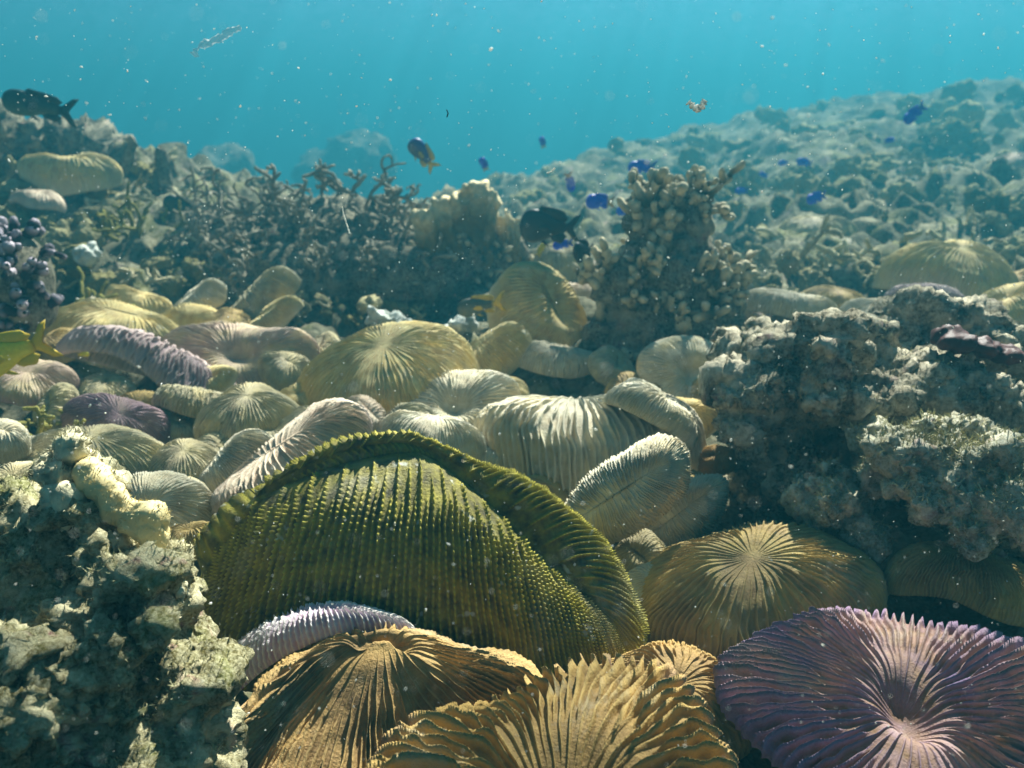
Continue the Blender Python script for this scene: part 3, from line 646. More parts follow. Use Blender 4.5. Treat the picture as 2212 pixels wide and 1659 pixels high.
def stag_thicket():
    rng = np.random.default_rng(81)
    c = at(690, 620, 2.0); c[2] = ground(c[0], c[1])
    root = empty('staghorn_thicket', c, 'tangled thicket of thin grey brown branching coral on a dark mound', 'branching coral')
    ells = [E(690, 590, 2.05, 240, 110, .26), E(560, 540, 2.2, 130, 75, .2), E(740, 500, 2.1, 160, 70, .2), E(850, 540, 2.1, 120, 70, .2), E(900, 600, 1.85, 120, 90, .12), E(480, 560, 2.1, 90, 80, .15)]
    V, F = fused(ells, .012); N = vnormals(V, F)
    V = V + N * (.03 * (.5 - worley(V * 18, 3)) + .02 * fbm(V * 30, 3, 4))[:, None]
    link('dead_base', mesh('dead_base', V - c, F), M_ROCKD, root)
    N = vnormals(V, F); w = np.clip(N[:, 2] * .8 + .2 - N[:, 1] * .7, 0, 1); w = w / w.sum()
    idx = rng.choice(len(V), 98, p=w)
    for k, i in enumerate(idx):
        out = []; d = N[i] * .6 + rng.normal(size=3) * .5 + np.array([0, -.1, .35])
        top = sstep(.05, .25, V[i, 2])
        grow(V[i] - N[i] * .01 - c, d, (.07 + .03 * top) * rng.uniform(.7, 1.4), .0058 * rng.uniform(.75, 1.2), rng, 2, out, up=.0, wob=1.0, seg=8, fork=.85, taper=.75)
        link('branch', tubes_mesh('branch', out, 6), M_STAG, root)
stag_thicket()

def plate_coral():
    rng = np.random.default_rng(82)
    c = at(1000, 600, 1.80); c[2] = ground(c[0], c[1])
    root = empty('plate_coral', c, 'pale edged plate coral standing at the right end of the branch thicket', 'plate coral')
    s = mpp(1000, 500, 1.8)
    # upright folded plates: a line along the ground swept up to a lobed pale edge
    def plate(pts, h, ph, nm):
        pts = np.array([at(*p) for p in pts]); q = np.linspace(0, 1, 90); seg = q * (len(pts) - 1); i = np.minimum(seg.astype(int), len(pts) - 2); f = (seg - i)[:, None]
        f = f * f * (3 - 2 * f)
        top = pts[i] * (1 - f) + pts[i + 1] * f
        top[:, 2] += .007 * np.sin(q * 29 + ph) + .005 * np.sin(q * 61 + ph); top[:, 1] += .003 * np.sin(q * 26 + ph * 2)
        bot = top.copy(); bot[:, 2] -= h; bot[:, 1] += .03; bot[:, 0] = bot[:, 0] * .7 + bot[:, 0].mean() * .3
        vs = np.linspace(0, 1, 26); W = .012
        rows = []; tp = []
        for side in (-1, 1):
            for v in (vs if side < 0 else vs[::-1]):
                p = bot * (1 - v) + top * v
                p = p + np.array([0, side, 0]) * W * (.55 + .6 * np.sin(np.pi * min(1, v)) ** .5 * (1 if v < .97 else .6)) + np.array([0, -.02, 0]) * np.sin(v * 3)
                rows.append(p); tp.append(np.full(len(q), v))
        V = np.array(rows); K, M, _ = V.shape
        V = V.reshape(-1, 3); F = gridfaces(K, M, False)
        N = vnormals(V, F); V = V + N * (.020 * (.5 - worley(V * 30, 2)) + .010 * fbm(V * 40, 3, 3))[:, None]
        link(nm, mesh(nm, V - c, F, dict(tip=np.concatenate(tp))), M_FAN, root)
    plate([(890, 470, 1.80), (930, 440, 1.78), (975, 425, 1.80), (1015, 398, 1.82), (1060, 402, 1.80), (1078, 430, 1.78)], .17, .3, 'plate')
    plate([(1060, 470, 1.86), (1095, 462, 1.84), (1125, 480, 1.86)], .12, 1.3, 'plate')
    ells = [E(1000, 560, 1.88, 110, 90, .08), E(1085, 560, 1.9, 60, 80, .07)]
    V, F = fused(ells, .010); N = vnormals(V, F); V = V + N * (.02 * (.5 - worley(V * 24, 3)) + .012 * fbm(V * 40, 3, 4))[:, None]
    link('dead_base', mesh('dead_base', V - c, F), M_ROCKD, root)
    N = vnormals(V, F)
    idx = rng.choice(len(V), 46, p=(lambda w: w / w.sum())(np.clip(-N[:, 1] + .2, 0, 1)))
    for i in idx:
        out = []; grow(V[i] - c, N[i] * .5 + rng.normal(size=3) * .6 + np.array([0, -.3, .2]), .035 * rng.uniform(.6, 1.5), .0075 * rng.uniform(.7, 1.2), rng, 1, out, up=.3, wob=.7, seg=5, fork=.5)
        link('knob', tubes_mesh('knob', out, 7), M_KNOB, root)
plate_coral()

def pillar_coral():
    rng = np.random.default_rng(83)
    c = at(1430, 790, 1.42); c[2] = ground(c[0], c[1])
    root = empty('pillar_coral', c, 'tall dark coral pillar studded with pale knobby branch tips right of centre', 'pillar coral')
    ells = [E(1430, 720, 1.44, 150, 110, .12), E(1440, 600, 1.44, 115, 120, .10), E(1400, 480, 1.44, 42, 70, .05), E(1485, 470, 1.44, 48, 80, .055), E(1330, 610, 1.42, 55, 60, .06), E(1550, 650, 1.44, 55, 80, .07),
            E(1440, 530, 1.45, 75, 70, .07), E(1330, 740, 1.42, 70, 80, .07), E(1545, 740, 1.42, 60, 70, .07)]
    V, F = fused(ells, .008); N = vnormals(V, F)
    V = V + N * (.028 * (.5 - worley(V * 22, 3)) + .014 * fbm(V * 45, 3, 4))[:, None]
    link('core', mesh('core', V - c, F), M_ROCKD, root)
    N = vnormals(V, F)
    hh = sstep(at(1430, 770, 1.42)[2], at(1430, 560, 1.42)[2], V[:, 2])
    w = np.clip(N[:, 2] * .75 + .35, 0, 1) * (.3 + .7 * (N[:, 1] < .3)) * (.12 + hh)
    idx = rng.choice(len(V), 99, p=w / w.sum())
    for i in idx:
        out = []; d = N[i] * .8 + rng.normal(size=3) * .35 + np.array([0, 0, .4])
        grow(V[i] - N[i] * .006 - c, d, .036 * rng.uniform(.6, 1.4), .0078 * rng.uniform(.75, 1.35), rng, 1, out, up=.25, wob=.5, seg=6, fork=.95, taper=.9)
        link('branch', tubes_mesh('branch', out, 8, .0025, int(i) % 50), M_KNOB, root)
pillar_coral()

def bubble_coral():
    rng = np.random.default_rng(84)
    c = at(35, 690, 1.25); c[2] = ground(c[0], c[1])
    root = empty('bubble_coral', c, 'dark rounded coral head with lilac white knobs at the left edge', 'knob coral')
    V, F = fused([E(30, 600, 1.27, 75, 100, .07), E(-20, 640, 1.27, 80, 110, .07), E(70, 660, 1.26, 45, 60, .05)], .008); N = vnormals(V, F)
    link('core', mesh('core', V - c, F), M_ROCKD, root)
    w = np.clip(-N[:, 1] + N[:, 2] * .5 + .2, 0, 1); idx = rng.choice(len(V), 75, p=w / w.sum())
    for i in idx:
        d = N[i] + rng.normal(size=3) * .2 + np.array([0, 0, .25])
        r = .0095 * rng.uniform(.7, 1.25); p = V[i] - c
        pts = np.array([p - d * .006, p + d * .003, p + d * .009, p + d * .013])
        out = []; grow(p - d * .004, d, .020 * rng.uniform(.7, 1.4), r * .8, rng, 1, out, up=.1, wob=.6, seg=4, fork=.8, taper=1.0)
        link('knob', tubes_mesh('knob', out, 9, .002, int(i) % 40), M_BUB, root)
bubble_coral()

def weed(px, py, Y, n, L, r, label, seed, m=None, spread=.06):
    rng = np.random.default_rng(seed); c = at(px, py, Y); c[2] = min(c[2], float(ground(c[0], c[1])) + .05)
    out = []
    for k in range(n):
        p = rng.normal(size=3) * np.array([spread, spread * .6, .01]); grow(p, rng.normal(size=3) * .6 + np.array([0, 0, .8]), L * rng.uniform(.6, 1.3), r, rng, 2, out, up=.3, wob=.8, seg=5, fork=.9, taper=.8)
    tag(link('branching_weed', tubes_mesh('branching_weed', out, 6), m or M_WEED, loc=c), label, 'seaweed', 'yellow branching weeds')
weed(185, 640, 1.55, 16, .07, .0055, 'yellow branching weed behind the yellow corals on the left', 91)
weed(110, 930, 1.0, 16, .045, .0042, 'yellow forked weed between the left edge coral and the plum coral', 92, spread=.035)
weed(300, 480, 2.1, 14, .08, .006, 'yellow green branching weed on the upper left slope', 93)

# ------------------------------------------------------------------ loose rubble
def lump_proto(k):
    rng = np.random.default_rng(200 + k); ells = []
    for q in range(rng.integers(3, 7)):
        ells.append((rng.normal(size=3) * np.array([.35, .3, .16]), rng.uniform(.22, .5, 3) * np.array([1, 1, .8])))
    V, F = fused(ells, .055); N = vnormals(V, F)
    V = V + N * (.20 * (.5 - worley(V * 2.6, k)) + .10 * fbm(V * 5, 3, k))[:, None]
    N = vnormals(V, F); V = V + N * (.07 * (.5 - worley(V * 8, k + 2)))[:, None]
    V[:, 2] -= V[:, 2].min() * .6
    return mesh('coral_lump', V, F)
def stick_proto(k):
    rng = np.random.default_rng(300 + k); out = []
    grow((-.5, 0, .1), (1, .1, .15), 1.1, .10, rng, 2, out, up=.1, wob=.6, seg=6, fork=.9, taper=.8)
    grow((-.2, .1, .1), (.3, 1, .3), .7, .09, rng, 1, out, up=.1, wob=.6, seg=5, fork=.9, taper=.8)
    return tubes_mesh('coral_stick', out, 7, .02, k)
LUMPS = [lump_proto(k) for k in range(8)]; STICKS = [stick_proto(k) for k in range(5)]
M_STICK = plain('bleached_stick', (.40, .37, .26), .9, .45, 12)
vary(M_RUB); vary(M_STICK, .5, 1.5)
for me in LUMPS: me.materials.append(M_RUB)
for me in STICKS: me.materials.append(M_STICK)
def scatter(n, box, size, seed, label, group, sticks=.3, cat='rubble'):
    rng = np.random.default_rng(seed); k = 0
    while k < n:
        px, py = rng.uniform(box[0], box[2]), rng.uniform(box[1], box[3])
        p = hit(px, py, .02)
        if p[1] > 9: k += 1; continue
        st = rng.random() < sticks
        o = bpy.data.objects.new('coral_stick' if st else 'coral_lump', (STICKS if st else LUMPS)[rng.integers(5 if st else 8)]); C.objects.link(o)
        sc = rng.uniform(*size) * (1.2 if st else 1.0)
        o.scale = (sc * rng.uniform(.8, 1.2), sc * rng.uniform(.8, 1.2), sc * rng.uniform(.6, 1.3))
        o.rotation_euler = (rng.normal() * .35, rng.normal() * .35, rng.uniform(0, 6.28))
        o.location = (p[0], p[1], p[2] - .01 + (.03 if p[1] > 1.6 else 0))
        tag(o, label + (' stick' if st else ' lump'), cat, group + (' sticks' if st else ' lumps')); k += 1
scatter(95, (-60, 420, 480, 640), (.03, .075), 1, 'grey tan dead coral on the left slope', 'left slope rubble')
scatter(40, (620, 600, 900, 740), (.02, .045), 2, 'dull dead coral at the foot of the branch thicket', 'thicket foot rubble', .5)
scatter(190, (1550, 300, 2300, 640), (.03, .085), 3, 'pale knobbly dead coral on the right slope', 'right slope rubble', .4)
scatter(46, (1120, 300, 1900, 460), (.06, .15), 4, 'hazy dead coral far up the middle slope', 'far slope rubble', .1)
scatter(44, (1180, 225, 2260, 340), (.08, .20), 7, 'shadowy coral head along the right skyline', 'right skyline heads', 0, 'coral head')
scatter(24, (1560, 560, 1760, 680), (.02, .045), 5, 'small dead coral between the pillar coral and the boulder', 'rubble beside the pillar coral', .4)
scatter(26, (0, 290, 560, 420), (.05, .11), 6, 'hazy dead coral along the upper left skyline', 'upper left rubble', .3)

rock('reef_mound', [E(140, 325, 2.75, 105, 62, .25), E(60, 350, 2.7, 90, 55, .2), E(200, 350, 2.8, 60, 50, .2)], .018, M_ROCKD, 'dark rounded reef mound on the upper left skyline', 'reef mound', amp=(.05, .045, .03), fr=(6, 22, 60), seed=51)
rock('reef_mound', [E(-20, 300, 2.5, 60, 75, .2)], .018, M_ROCKD, 'reef mound cut by the left photo edge under the dark fish', 'reef mound', amp=(.05, .045, .03), fr=(6, 22, 60), seed=52)
rock('reef_mound', [E(770, 350, 13, 80, 55, .8), E(700, 370, 13, 60, 42, .8)], .1, M_ROCKD, 'faint blue mound far off in the haze left of centre', 'reef mound', amp=(.10, .10, .05), fr=(2, 5, 12), seed=53)
rock('reef_mound', [E(490, 365, 10, 60, 42, .6)], .08, M_ROCKD, 'faint blue mound in the haze behind the branch thicket', 'reef mound', amp=(.1, .05, .03), fr=(3, 8, 20), seed=54)
def horn(px, py, Y, h, lean, r, label, seed):
    rng = np.random.default_rng(seed); c = at(px, py, Y); s = mpp(px, py, Y)
    pts = np.array([(lean * s * q, 0, h * s * q) for q in np.linspace(-.25, 1, 9)]) + rng.normal(size=(9, 3)) * .003
    tag(link('coral_stump', tubes_mesh('coral_stump', [(pts, r * s * np.linspace(1.2, .75, 9))], 10, .008, seed), M_ROCKD, loc=c), label, 'coral stump', 'dead stumps on the left skyline')
horn(268, 385, 2.6, 82, 34, 13, 'leaning finger like dead stump on the left skyline', 1)
horn(352, 395, 2.6, 58, 6, 19, 'short thick dead stump on the left skyline', 2)

# ------------------------------------------------------------------ pieces lying about
M_YPLATE = plain('broken_plate', (.62, .50, .24), .6, .25, 18)
def chain(pts, n=22):
    P_ = np.array(pts, float); t = np.linspace(0, len(P_) - 1, n); i = np.minimum(t.astype(int), len(P_) - 2); f = (t - i)[:, None]
    return [E(*(P_[a] * (1 - b) + P_[a + 1] * b)) for a, b in zip(i, f)]
rock('broken_coral', chain([(195, 1015, .49, 18, 22, .009), (235, 1062, .482, 26, 32, .010), (275, 1112, .475, 32, 38, .011), (312, 1130, .47, 36, 44, .010), (338, 1145, .468, 24, 44, .009)]),
     .0020, M_YPLATE, 'smooth yellow broken coral finger lying against the left rock crest', 'coral piece', amp=(.006, .0015, .0008), fr=(34, 80, 220), seed=61, turf=500, tl=.003, tw=.0003, tm=M_YPLATE)
M_CRUST_SUN = plain('crust_painted_sun', (.50, .45, .29), .9, .5, 60)  # pale crust; its run down the crest also paints the sunlit strip
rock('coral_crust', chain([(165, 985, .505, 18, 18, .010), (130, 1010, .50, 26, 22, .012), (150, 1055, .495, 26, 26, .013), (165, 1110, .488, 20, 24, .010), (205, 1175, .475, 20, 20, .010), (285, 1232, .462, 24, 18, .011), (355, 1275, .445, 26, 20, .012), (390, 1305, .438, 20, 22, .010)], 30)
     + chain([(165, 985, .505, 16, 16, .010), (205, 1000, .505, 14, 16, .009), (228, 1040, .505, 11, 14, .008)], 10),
     .0022, M_CRUST_SUN, 'pale coral crust extended as painted sunlight along the crest of the left rock', 'coral piece', amp=(.012, .005, .0025), fr=(30, 90, 240), turf=6000, tl=.004, tw=.0003, seed=62, nod=60, nr=.005, tm=M_CRUST_SUN)
M_SPONGE = plain('maroon_sponge', (.06, .012, .008), .6, .4, 30, .3)
rock('sponge', [E(2060, 738, .86, 42, 24, .02), E(2115, 752, .86, 46, 18, .02), E(2180, 765, .86, 34, 14, .02), E(2040, 722, .87, 20, 16, .015)], .003, M_SPONGE, 'dark maroon sponge draped on top of the right hand boulder', 'sponge', amp=(.012, .003, .001), fr=(22, 50, 140), seed=63)
M_WHITE = plain('white_shell', (.50, .52, .46), .8, .45, 45)
def pebble(px, py, Y, rx, ry, label, seed, m=None):
    rock('white_coral_chunk', [E(px, py, Y, rx, ry, rx * mpp(px, py, Y)), E(px + rx * .5, py + ry * .2, Y, rx * .7, ry * .7, rx * .7 * mpp(px, py, Y))], .004, m or M_WHITE, label, 'coral chunk', amp=(.016, .007, .002), fr=(30, 80, 160), seed=seed)
pebble(985, 705, 1.5, 32, 18, 'smooth white chunk lying below the yellow tailed fish', 71)
pebble(830, 688, 1.55, 34, 13, 'flat white chunk amid the rubble under the thicket', 72)
pebble(870, 705, 1.5, 15, 9, 'small white chunk right of the flat white chunk', 73)
pebble(800, 655, 1.6, 20, 12, 'whitish chunk up left of the flat white chunk', 74, M_STICK)
pebble(190, 545, 1.8, 20, 16, 'white chunk on the left slope above the yellow weed', 75)

# ------------------------------------------------------------------ fish
def fish_mat(name, back, belly, fin, tail, tail_from=-.24):
    m, n, l, b = mat('fish_' + name, .45, .4)
    col = mix(n, l, ramp(n, l, attr(n, 'up'), [(.3, 0.0), (.7, 1.0)]), belly, back)
    col = mix(n, l, ramp(n, l, attr(n, 'fin'), [(.4, 0.0), (.6, 1.0)]), col, fin)
    col = mix(n, l, ramp(n, l, attr(n, 'aft'), [(.70, 0.0), (.76, 1.0)]), col, tail)
    col = mix(n, l, ramp(n, l, nz(n, l, 220, 2), [(.35, 0.0), (.7, .35)]), col, tuple(c * .5 for c in back))
    l.new(col, b.inputs['Base Color']); return m
def slab(poly, th, nrm_axis=1):
    """a thin fin: outline in x, z with a lens-like thickness"""
    P2 = np.array(poly, float); n = len(P2); c = P2.mean(0)
    V = []
    for y, k in ((-.15, 1.0), (-1, .55), (1, .55), (.15, 1.0)):
        q = c + (P2 - c) * k; V.append(np.stack([q[:, 0], np.full(n, y * th), q[:, 1]], 1))
    cap0, cap1 = np.array([[c[0], -th, c[1]]]), np.array([[c[0], th, c[1]]])
    ring = [V[1], V[0], V[3], V[2]]
    VV = np.vstack(ring + [cap0, cap1]); F = gridfaces(4, n)
    j = np.arange(n); t = np.stack([j, (j + 1) % n, np.full(n, 4 * n), np.full(n, 4 * n)], 1); t2 = np.stack([3 * n + (j + 1) % n, 3 * n + j, np.full(n, 4 * n + 1), np.full(n, 4 * n + 1)], 1)
    return VV, np.vstack([F]), np.vstack([t[:, :3], t2[:, :3]])
def fish_mesh(hh, ww, fork=.5, tail_h=.2, bendy=0.0):
    K, n = 30, 18
    x = np.linspace(.5, -.28, K); t = (.5 - x) / .78
    prof = np.sin(np.pi * np.clip(t, 0, 1) ** .62) ** .8
    h = np.maximum(hh * prof * (1 - .25 * t), .012) + .055 * sstep(.75, 1, t); h[0] = .008
    w = ww * np.sin(np.pi * np.clip(t, 0, 1) ** .5) ** .8 + .012; w[0] = .006
    th = np.linspace(0, 2 * np.pi, n, endpoint=False)
    V = np.stack([np.repeat(x, n), (w[:, None] * np.cos(th)).ravel(), (h[:, None] * np.sin(th)).ravel()], 1)
    V = np.vstack([V, [[.505, 0, 0], [-.29, 0, 0]]]); F = [gridfaces(K, n)[:, ::-1]]
    j = np.arange(n)
    T3 = [np.stack([np.full(n, K * n), j, (j + 1) % n], 1), np.stack([np.full(n, K * n + 1), (K - 1) * n + (j + 1) % n, (K - 1) * n + j], 1)]
    up = list(.5 + V[:, 2] / (2 * hh)); fin = [0.0] * len(V)
    def hx(xx): return float(np.interp(-xx, -x, h))
    xs = np.linspace(.22, -.24, 14)
    dors = [(a, hx(a) * .9) for a in xs] + [(a - .06, hx(a) + hh * (.22 + .30 * sstep(.2, -.15, a)) * (1 - .6 * sstep(-.15, -.24, a))) for a in xs[::-1]]
    xa = np.linspace(-.02, -.24, 9)
    anal = [(a, -hx(a) * .9) for a in xa] + [(a - .06, -hx(a) - hh * (.2 + .3 * sstep(.0, -.16, a)) * (1 - .6 * sstep(-.16, -.24, a))) for a in xa[::-1]]
    tail = [(-.26, .045), (-.33, .10), (-.42, tail_h), (-.52, tail_h * 1.15), (-.48 + .09 * fork, tail_h * .5), (-.46 + .12 * fork, 0), (-.48 + .09 * fork, -tail_h * .5), (-.52, -tail_h * 1.15), (-.42, -tail_h), (-.33, -.10), (-.26, -.045)]
    pelv = [(.16, -hx(.16) * .85), (.08, -hx(.08) * .9), (-.02, -hx(.0) - hh * .45), (.05, -hx(.05) - hh * .3)]
    for poly in (dors, anal, tail, pelv):
        v, q, t3 = slab(poly, .010); o = len(V); V = np.vstack([V, v]); F.append(q + o); T3.append(t3 + o)
        fin += [1.0] * len(v); up += [.5] * len(v)
    for sd in (-1, 1):                      # pectoral fins
        v, q, t3 = slab([(.20, -.02), (.12, .035), (.02, .02), (.0, -.05), (.10, -.07)], .006)
        v = v.copy(); v[:, 1] += sd * (float(np.interp(-.18, -x, w)) + (.20 - v[:, 0]) * .45)
        o = len(V); V = np.vstack([V, v]); F.append(q + o); T3.append(t3 + o); fin += [1.0] * len(v); up += [.5] * len(v)
    aft = (.5 - V[:, 0])
    V[:, 1] += bendy * np.clip(-V[:, 0] + .1, 0, 1) ** 2
    return V, [np.vstack(F), np.vstack(T3)], dict(up=up, fin=fin, aft=aft)
M_EYE = plain('fish_eye', (.02, .02, .02), .2, .1, 40, .6)
FM = dict(
    black=fish_mat('black', (.018, .018, .022), (.03, .028, .028), (.012, .014, .018), (.016, .018, .022)),
    teal=fish_mat('teal', (.02, .05, .05), (.06, .11, .09), (.015, .04, .045), (.015, .04, .045)),
    blue=fish_mat('blue', (.02, .06, .70), (.03, .09, .80), (.02, .06, .65), (.45, .30, .10)),
    blue2=fish_mat('blue_plain', (.02, .06, .70), (.03, .08, .80), (.02, .06, .70), (.02, .05, .45)),
    duo=fish_mat('blue_yellow', (.02, .05, .26), (.08, .10, .16), (.40, .33, .08), (.55, .44, .08)),
    ytail=fish_mat('yellow_tail', (.07, .075, .05), (.15, .15, .10), (.55, .38, .02), (.68, .46, .02)),
    yellow=fish_mat('yellow', (.74, .62, .03), (.78, .62, .04), (.55, .42, .02), (.62, .42, .02)))
def fish(label, px, py, Lpx, Y, kind, face='L', pitch=0, turn=0, hh=.21, ww=.075, fork=.6, tail_h=.17, bendy=0, cat='fish', name='reef_fish', group=None, eye=True):
    c = at(px, py, Y); L = Lpx * mpp(px, py, Y)
    V, F, A = fish_mesh(hh, ww, fork, tail_h, bendy)
    Rm = Matrix.Rotation(R(-pitch if face == 'R' else pitch), 3, 'Y') @ Matrix.Rotation(R((180 if face == 'L' else 0) + turn), 3, 'Z')
    Rn = np.array(Rm)
    o = link(name, mesh(name, V * L @ Rn.T, F, A), FM[kind], loc=c)
    tag(o, label, cat, group)
    if eye and Lpx > 55:
        for sd in (-1, 1):
            v = np.array([.36, sd * ww * .78, hh * .22]) * L
            th = np.linspace(0, np.pi, 9); ph = np.linspace(0, 2 * np.pi, 12, endpoint=False)
            S_ = np.stack([np.outer(np.sin(th), np.cos(ph)), np.outer(np.cos(th), np.ones(12)) * .6, np.outer(np.sin(th), np.sin(ph))], -1).reshape(-1, 3) * .032 * L
            link('eye', mesh('eye', (S_ + v) @ Rn.T, gridfaces(9, 12)), M_EYE, o)
    return o
BG = 'small blue damselfish over the slope'
fish('dark fork tailed damselfish swimming left at the top left', 86, 230, 146, 1.7, 'teal', 'L', 12, 15, hh=.20, fork=1.0, tail_h=.19)
fish('black deep bodied surgeonfish swimming left in the middle', 1187, 490, 132, 1.55, 'black', 'L', 4, 8, hh=.30, ww=.08, tail_h=.2, fork=.5)
fish('smaller black fish turned away below the surgeonfish tail', 1262, 542, 62, 1.5, 'black', 'L', -10, 40, hh=.40, ww=.12, tail_h=.16)
fish('grey fish with yellow tail and fin edges above the pale chunk', 1040, 660, 106, 1.40, 'ytail', 'L', -8, 12, hh=.21, fork=.7, tail_h=.19)
fish('olive yellow fish entering at the left edge', 18, 765, 190, .98, 'yellow', 'L', -18, 18, hh=.24, fork=.8, tail_h=.2)
fish('blue and yellow damselfish hanging head up over the thicket', 914, 335, 84, 1.9, 'duo', 'L', 52, 20, hh=.24, ww=.1)
fish('small blue damselfish nose up left of the surgeonfish', 1045, 355, 40, 2.3, 'blue', 'L', 68, 40, hh=.22, ww=.1, group=BG)
fish('tiny blue damselfish highest over the middle slope', 1172, 308, 32, 2.8, 'blue', 'L', 75, 40, hh=.22, ww=.1, group=BG)
fish('blue damselfish swimming straight down above the surgeonfish', 1231, 393, 50, 1.8, 'blue', 'R', -75, 30, hh=.20, ww=.1, group=BG)
fish('plain bright blue damselfish level above the pillar coral', 1388, 361, 66, 2.1, 'blue2', 'L', -2, 10, hh=.22, group=BG)
fish('blue damselfish with an orange tail left of the pillar coral top', 1297, 436, 66, 1.8, 'blue', 'L', 2, 12, hh=.26, ww=.1, group=BG)
fish('small blue damselfish partly behind the pillar coral top', 1352, 456, 44, 2.1, 'blue', 'L', 0, 10, hh=.24, group=BG)
fish('bright blue damselfish low over the right slope', 1764, 427, 52, 2.2, 'blue2', 'L', -14, 20, hh=.24, group=BG)
fish('blue damselfish nose down against the right skyline', 1976, 245, 62, 2.5, 'blue2', 'L', -38, 15, hh=.22, group=BG)
fish('blue fish peeping out below the surgeonfish', 1216, 528, 46, 1.62, 'blue2', 'L', -10, 10, hh=.22, group=BG)
fish('small yellow fish under the surgeonfish belly', 1168, 540, 34, 1.55, 'yellow', 'R', 60, 30, hh=.2)
fish('dim blue damselfish far behind over the right slope', 1738, 351, 42, 3.0, 'blue2', 'L', 10, 20, group=BG)
fish('dim blue damselfish left of another over the right slope', 1692, 352, 30, 3.0, 'blue2', 'L', 0, 30, group=BG)
fish('faint small blue damselfish right of the pillar coral top', 1602, 412, 34, 2.8, 'blue2', 'L', 0, 20, group=BG)
fish('faint tiny blue damselfish just above the pillar coral', 1650, 378, 26, 3.0, 'blue2', 'L', 20, 20, group=BG)
fish('faint blue damselfish near the right edge of the slope', 1920, 303, 28, 2.9, 'blue2', 'R', 10, 20, group=BG)
fish('dark fish hovering among the rubble left of the thicket', 392, 445, 76, 2.2, 'teal', 'L', 20, 25, hh=.26, group=None)
fish('tiny yellow fish in front of the mauve coral rim', 180, 766, 24, 1.12, 'yellow', 'R', 0, 10, hh=.24)

# ------------------------------------------------------------------ things drifting in the water
M_SNOW = bpy.data.materials.new('marine_snow'); M_SNOW.use_nodes = True
_n = M_SNOW.node_tree.nodes; _l = M_SNOW.node_tree.links; _n['Principled BSDF'].inputs['Base Color'].default_value = (.85, .83, .76, 1)
_t = _n.new('ShaderNodeBsdfTranslucent'); _t.inputs[0].default_value = (.9, .88, .8, 1); _x = _n.new('ShaderNodeMixShader'); _x.inputs[0].default_value = .5
_l.new(_n['Principled BSDF'].outputs[0], _x.inputs[1]); _l.new(_t.outputs[0], _x.inputs[2]); _l.new(_x.outputs[0], _n['Material Output'].inputs['Surface'])
def snow():
    rng = np.random.default_rng(500); P, S = [], []
    while len(P) < 5200:
        y = rng.uniform(.10, 1.9); x = rng.uniform(-.75, .75) * y * 1.05; z = CAMZ + y * (math.tan(-PITCH) + rng.uniform(-.62, .62))
        if z < ground(x, y) or z > 1.2: continue
        P.append((x, y, z)); S.append(y ** .75 * .00046 * rng.lognormal(0, .45))
    import bmesh
    bm = bmesh.new(); bmesh.ops.create_icosphere(bm, subdivisions=1, radius=1)
    sv = np.array([v.co[:] for v in bm.verts]); sf = np.array([[v.index for v in f.verts] for f in bm.faces]); bm.free()
    P, S = np.array(P), np.array(S); n = len(P); k = len(sv)
    st = rng.normal(size=(n, 1, 3)); st /= np.linalg.norm(st, axis=2)[:, :, None]
    V = sv[None] * rng.uniform(.6, 1.2, (n, k, 1)); V = V + st * (V * st).sum(2, keepdims=True) * rng.uniform(0, 1.3, (n, 1, 1))
    V = V * S[:, None, None] + P[:, None]
    F = (np.arange(n)[:, None, None] * k + sf[None]).reshape(-1, 3)
    o = link('drifting_particles', mesh('drifting_particles', V.reshape(-1, 3), F), M_SNOW); tag(o, None, None, kind='stuff')
snow()
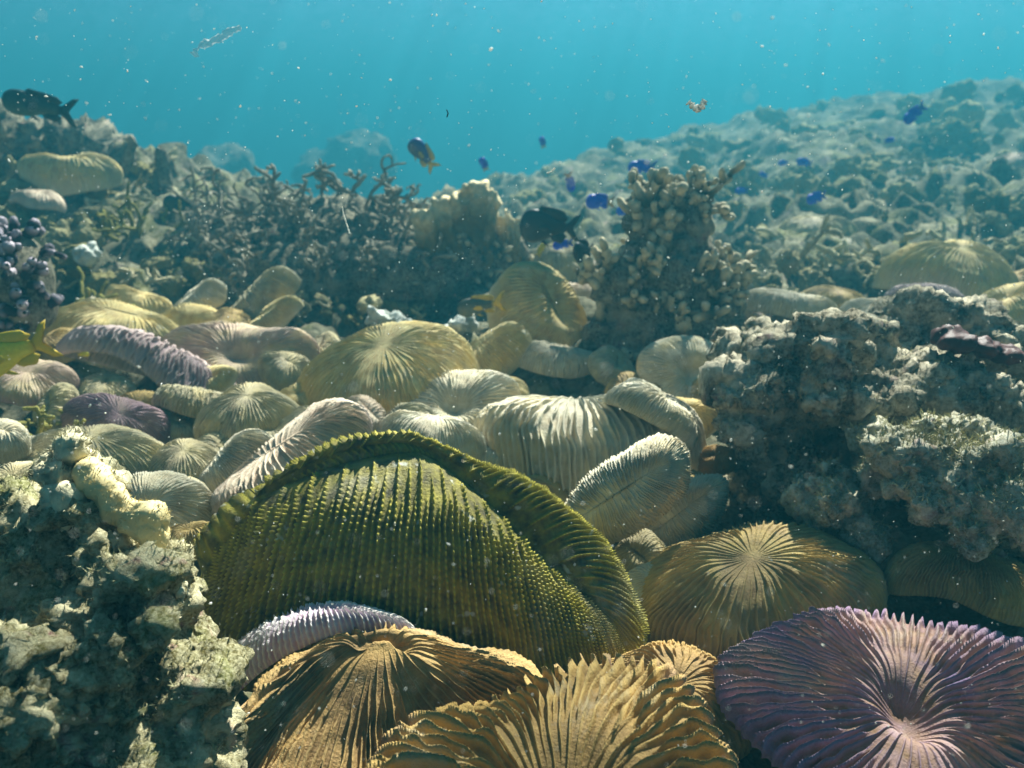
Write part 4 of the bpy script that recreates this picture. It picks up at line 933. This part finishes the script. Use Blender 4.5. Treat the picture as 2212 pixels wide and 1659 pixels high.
def shred(px, py, Y, pts, wid, m, label, name='drifting_shred', cat='drifting scrap', seed=0):
    rng = np.random.default_rng(seed); s = mpp(px, py, Y); q = np.array(pts, float) * s
    t = np.linspace(0, len(q) - 1, 24); i = np.minimum(t.astype(int), len(q) - 2); f = (t - i)[:, None]
    c = q[i] * (1 - f) + q[i + 1] * f; L = np.stack([c[:, 0], rng.normal(size=24) * wid * s * .4, -c[:, 1]], 1)
    w = wid * s * rng.uniform(.4, 1.2, 24); rows = []
    T = np.gradient(L, axis=0); T /= np.linalg.norm(T, axis=1)[:, None]; Nn = np.cross(T, (0, 1, 0))
    for a, b in ((-1, 0), (0, -.18), (1, 0), (0, .18)):
        rows.append(L + Nn * (a * w)[:, None] + np.array([0, 1, 0]) * (b * w)[:, None])
    V = np.stack(rows, 1).reshape(-1, 3); V += rng.normal(size=V.shape) * wid * s * .12
    V = np.vstack([V, L[0], L[-1]]); F = gridfaces(24, 4); j = np.arange(4)
    F3 = np.vstack([np.stack([(j + 1) % 4, j, np.full(4, 96)], 1), np.stack([92 + j, 92 + (j + 1) % 4, np.full(4, 97)], 1)])
    tag(link(name, mesh(name, V, [F, F3]), m, loc=at(px, py, Y)), label, cat)
M_FILM = bpy.data.materials.new('thin_film'); M_FILM.use_nodes = True
_n = M_FILM.node_tree.nodes; _l = M_FILM.node_tree.links; _t = _n.new('ShaderNodeBsdfTransparent'); _x = _n.new('ShaderNodeMixShader'); _x.inputs[0].default_value = .18
_n['Principled BSDF'].inputs['Base Color'].default_value = (.7, .6, .52, 1)
_l.new(_t.outputs[0], _x.inputs[1]); _l.new(_n['Principled BSDF'].outputs[0], _x.inputs[2]); _l.new(_x.outputs[0], _n['Material Output'].inputs['Surface'])
shred(1505, 226, .55, [(-18, -6), (-8, 2), (4, 10), (12, 4), (17, -10)], 9, M_SNOW, 'crinkled white scrap drifting in the blue water above the slope', seed=1)
shred(466, 82, .7, [(-50, 38), (-42, 18), (-20, 10), (10, 0), (35, -14), (56, -22)], 9, M_FILM, 'faint see through shred drifting at the upper left', seed=2)
shred(966, 245, .55, [(-1, -8), (2, 0), (-1, 8)], 1.6, plain('dark_thread', (.02, .02, .02)), 'tiny black thread hanging in the blue water', seed=3)
shred(745, 478, .6, [(-4, -32), (-2, -14), (4, 8), (9, 26)], 2.2, M_SNOW, 'pale beaded thread drifting before the thicket', seed=4)
shred(1190, 370, .6, [(-9, 4), (0, 1), (9, -7)], 2.4, M_SNOW, 'small white sliver drifting above the plate coral', seed=5)
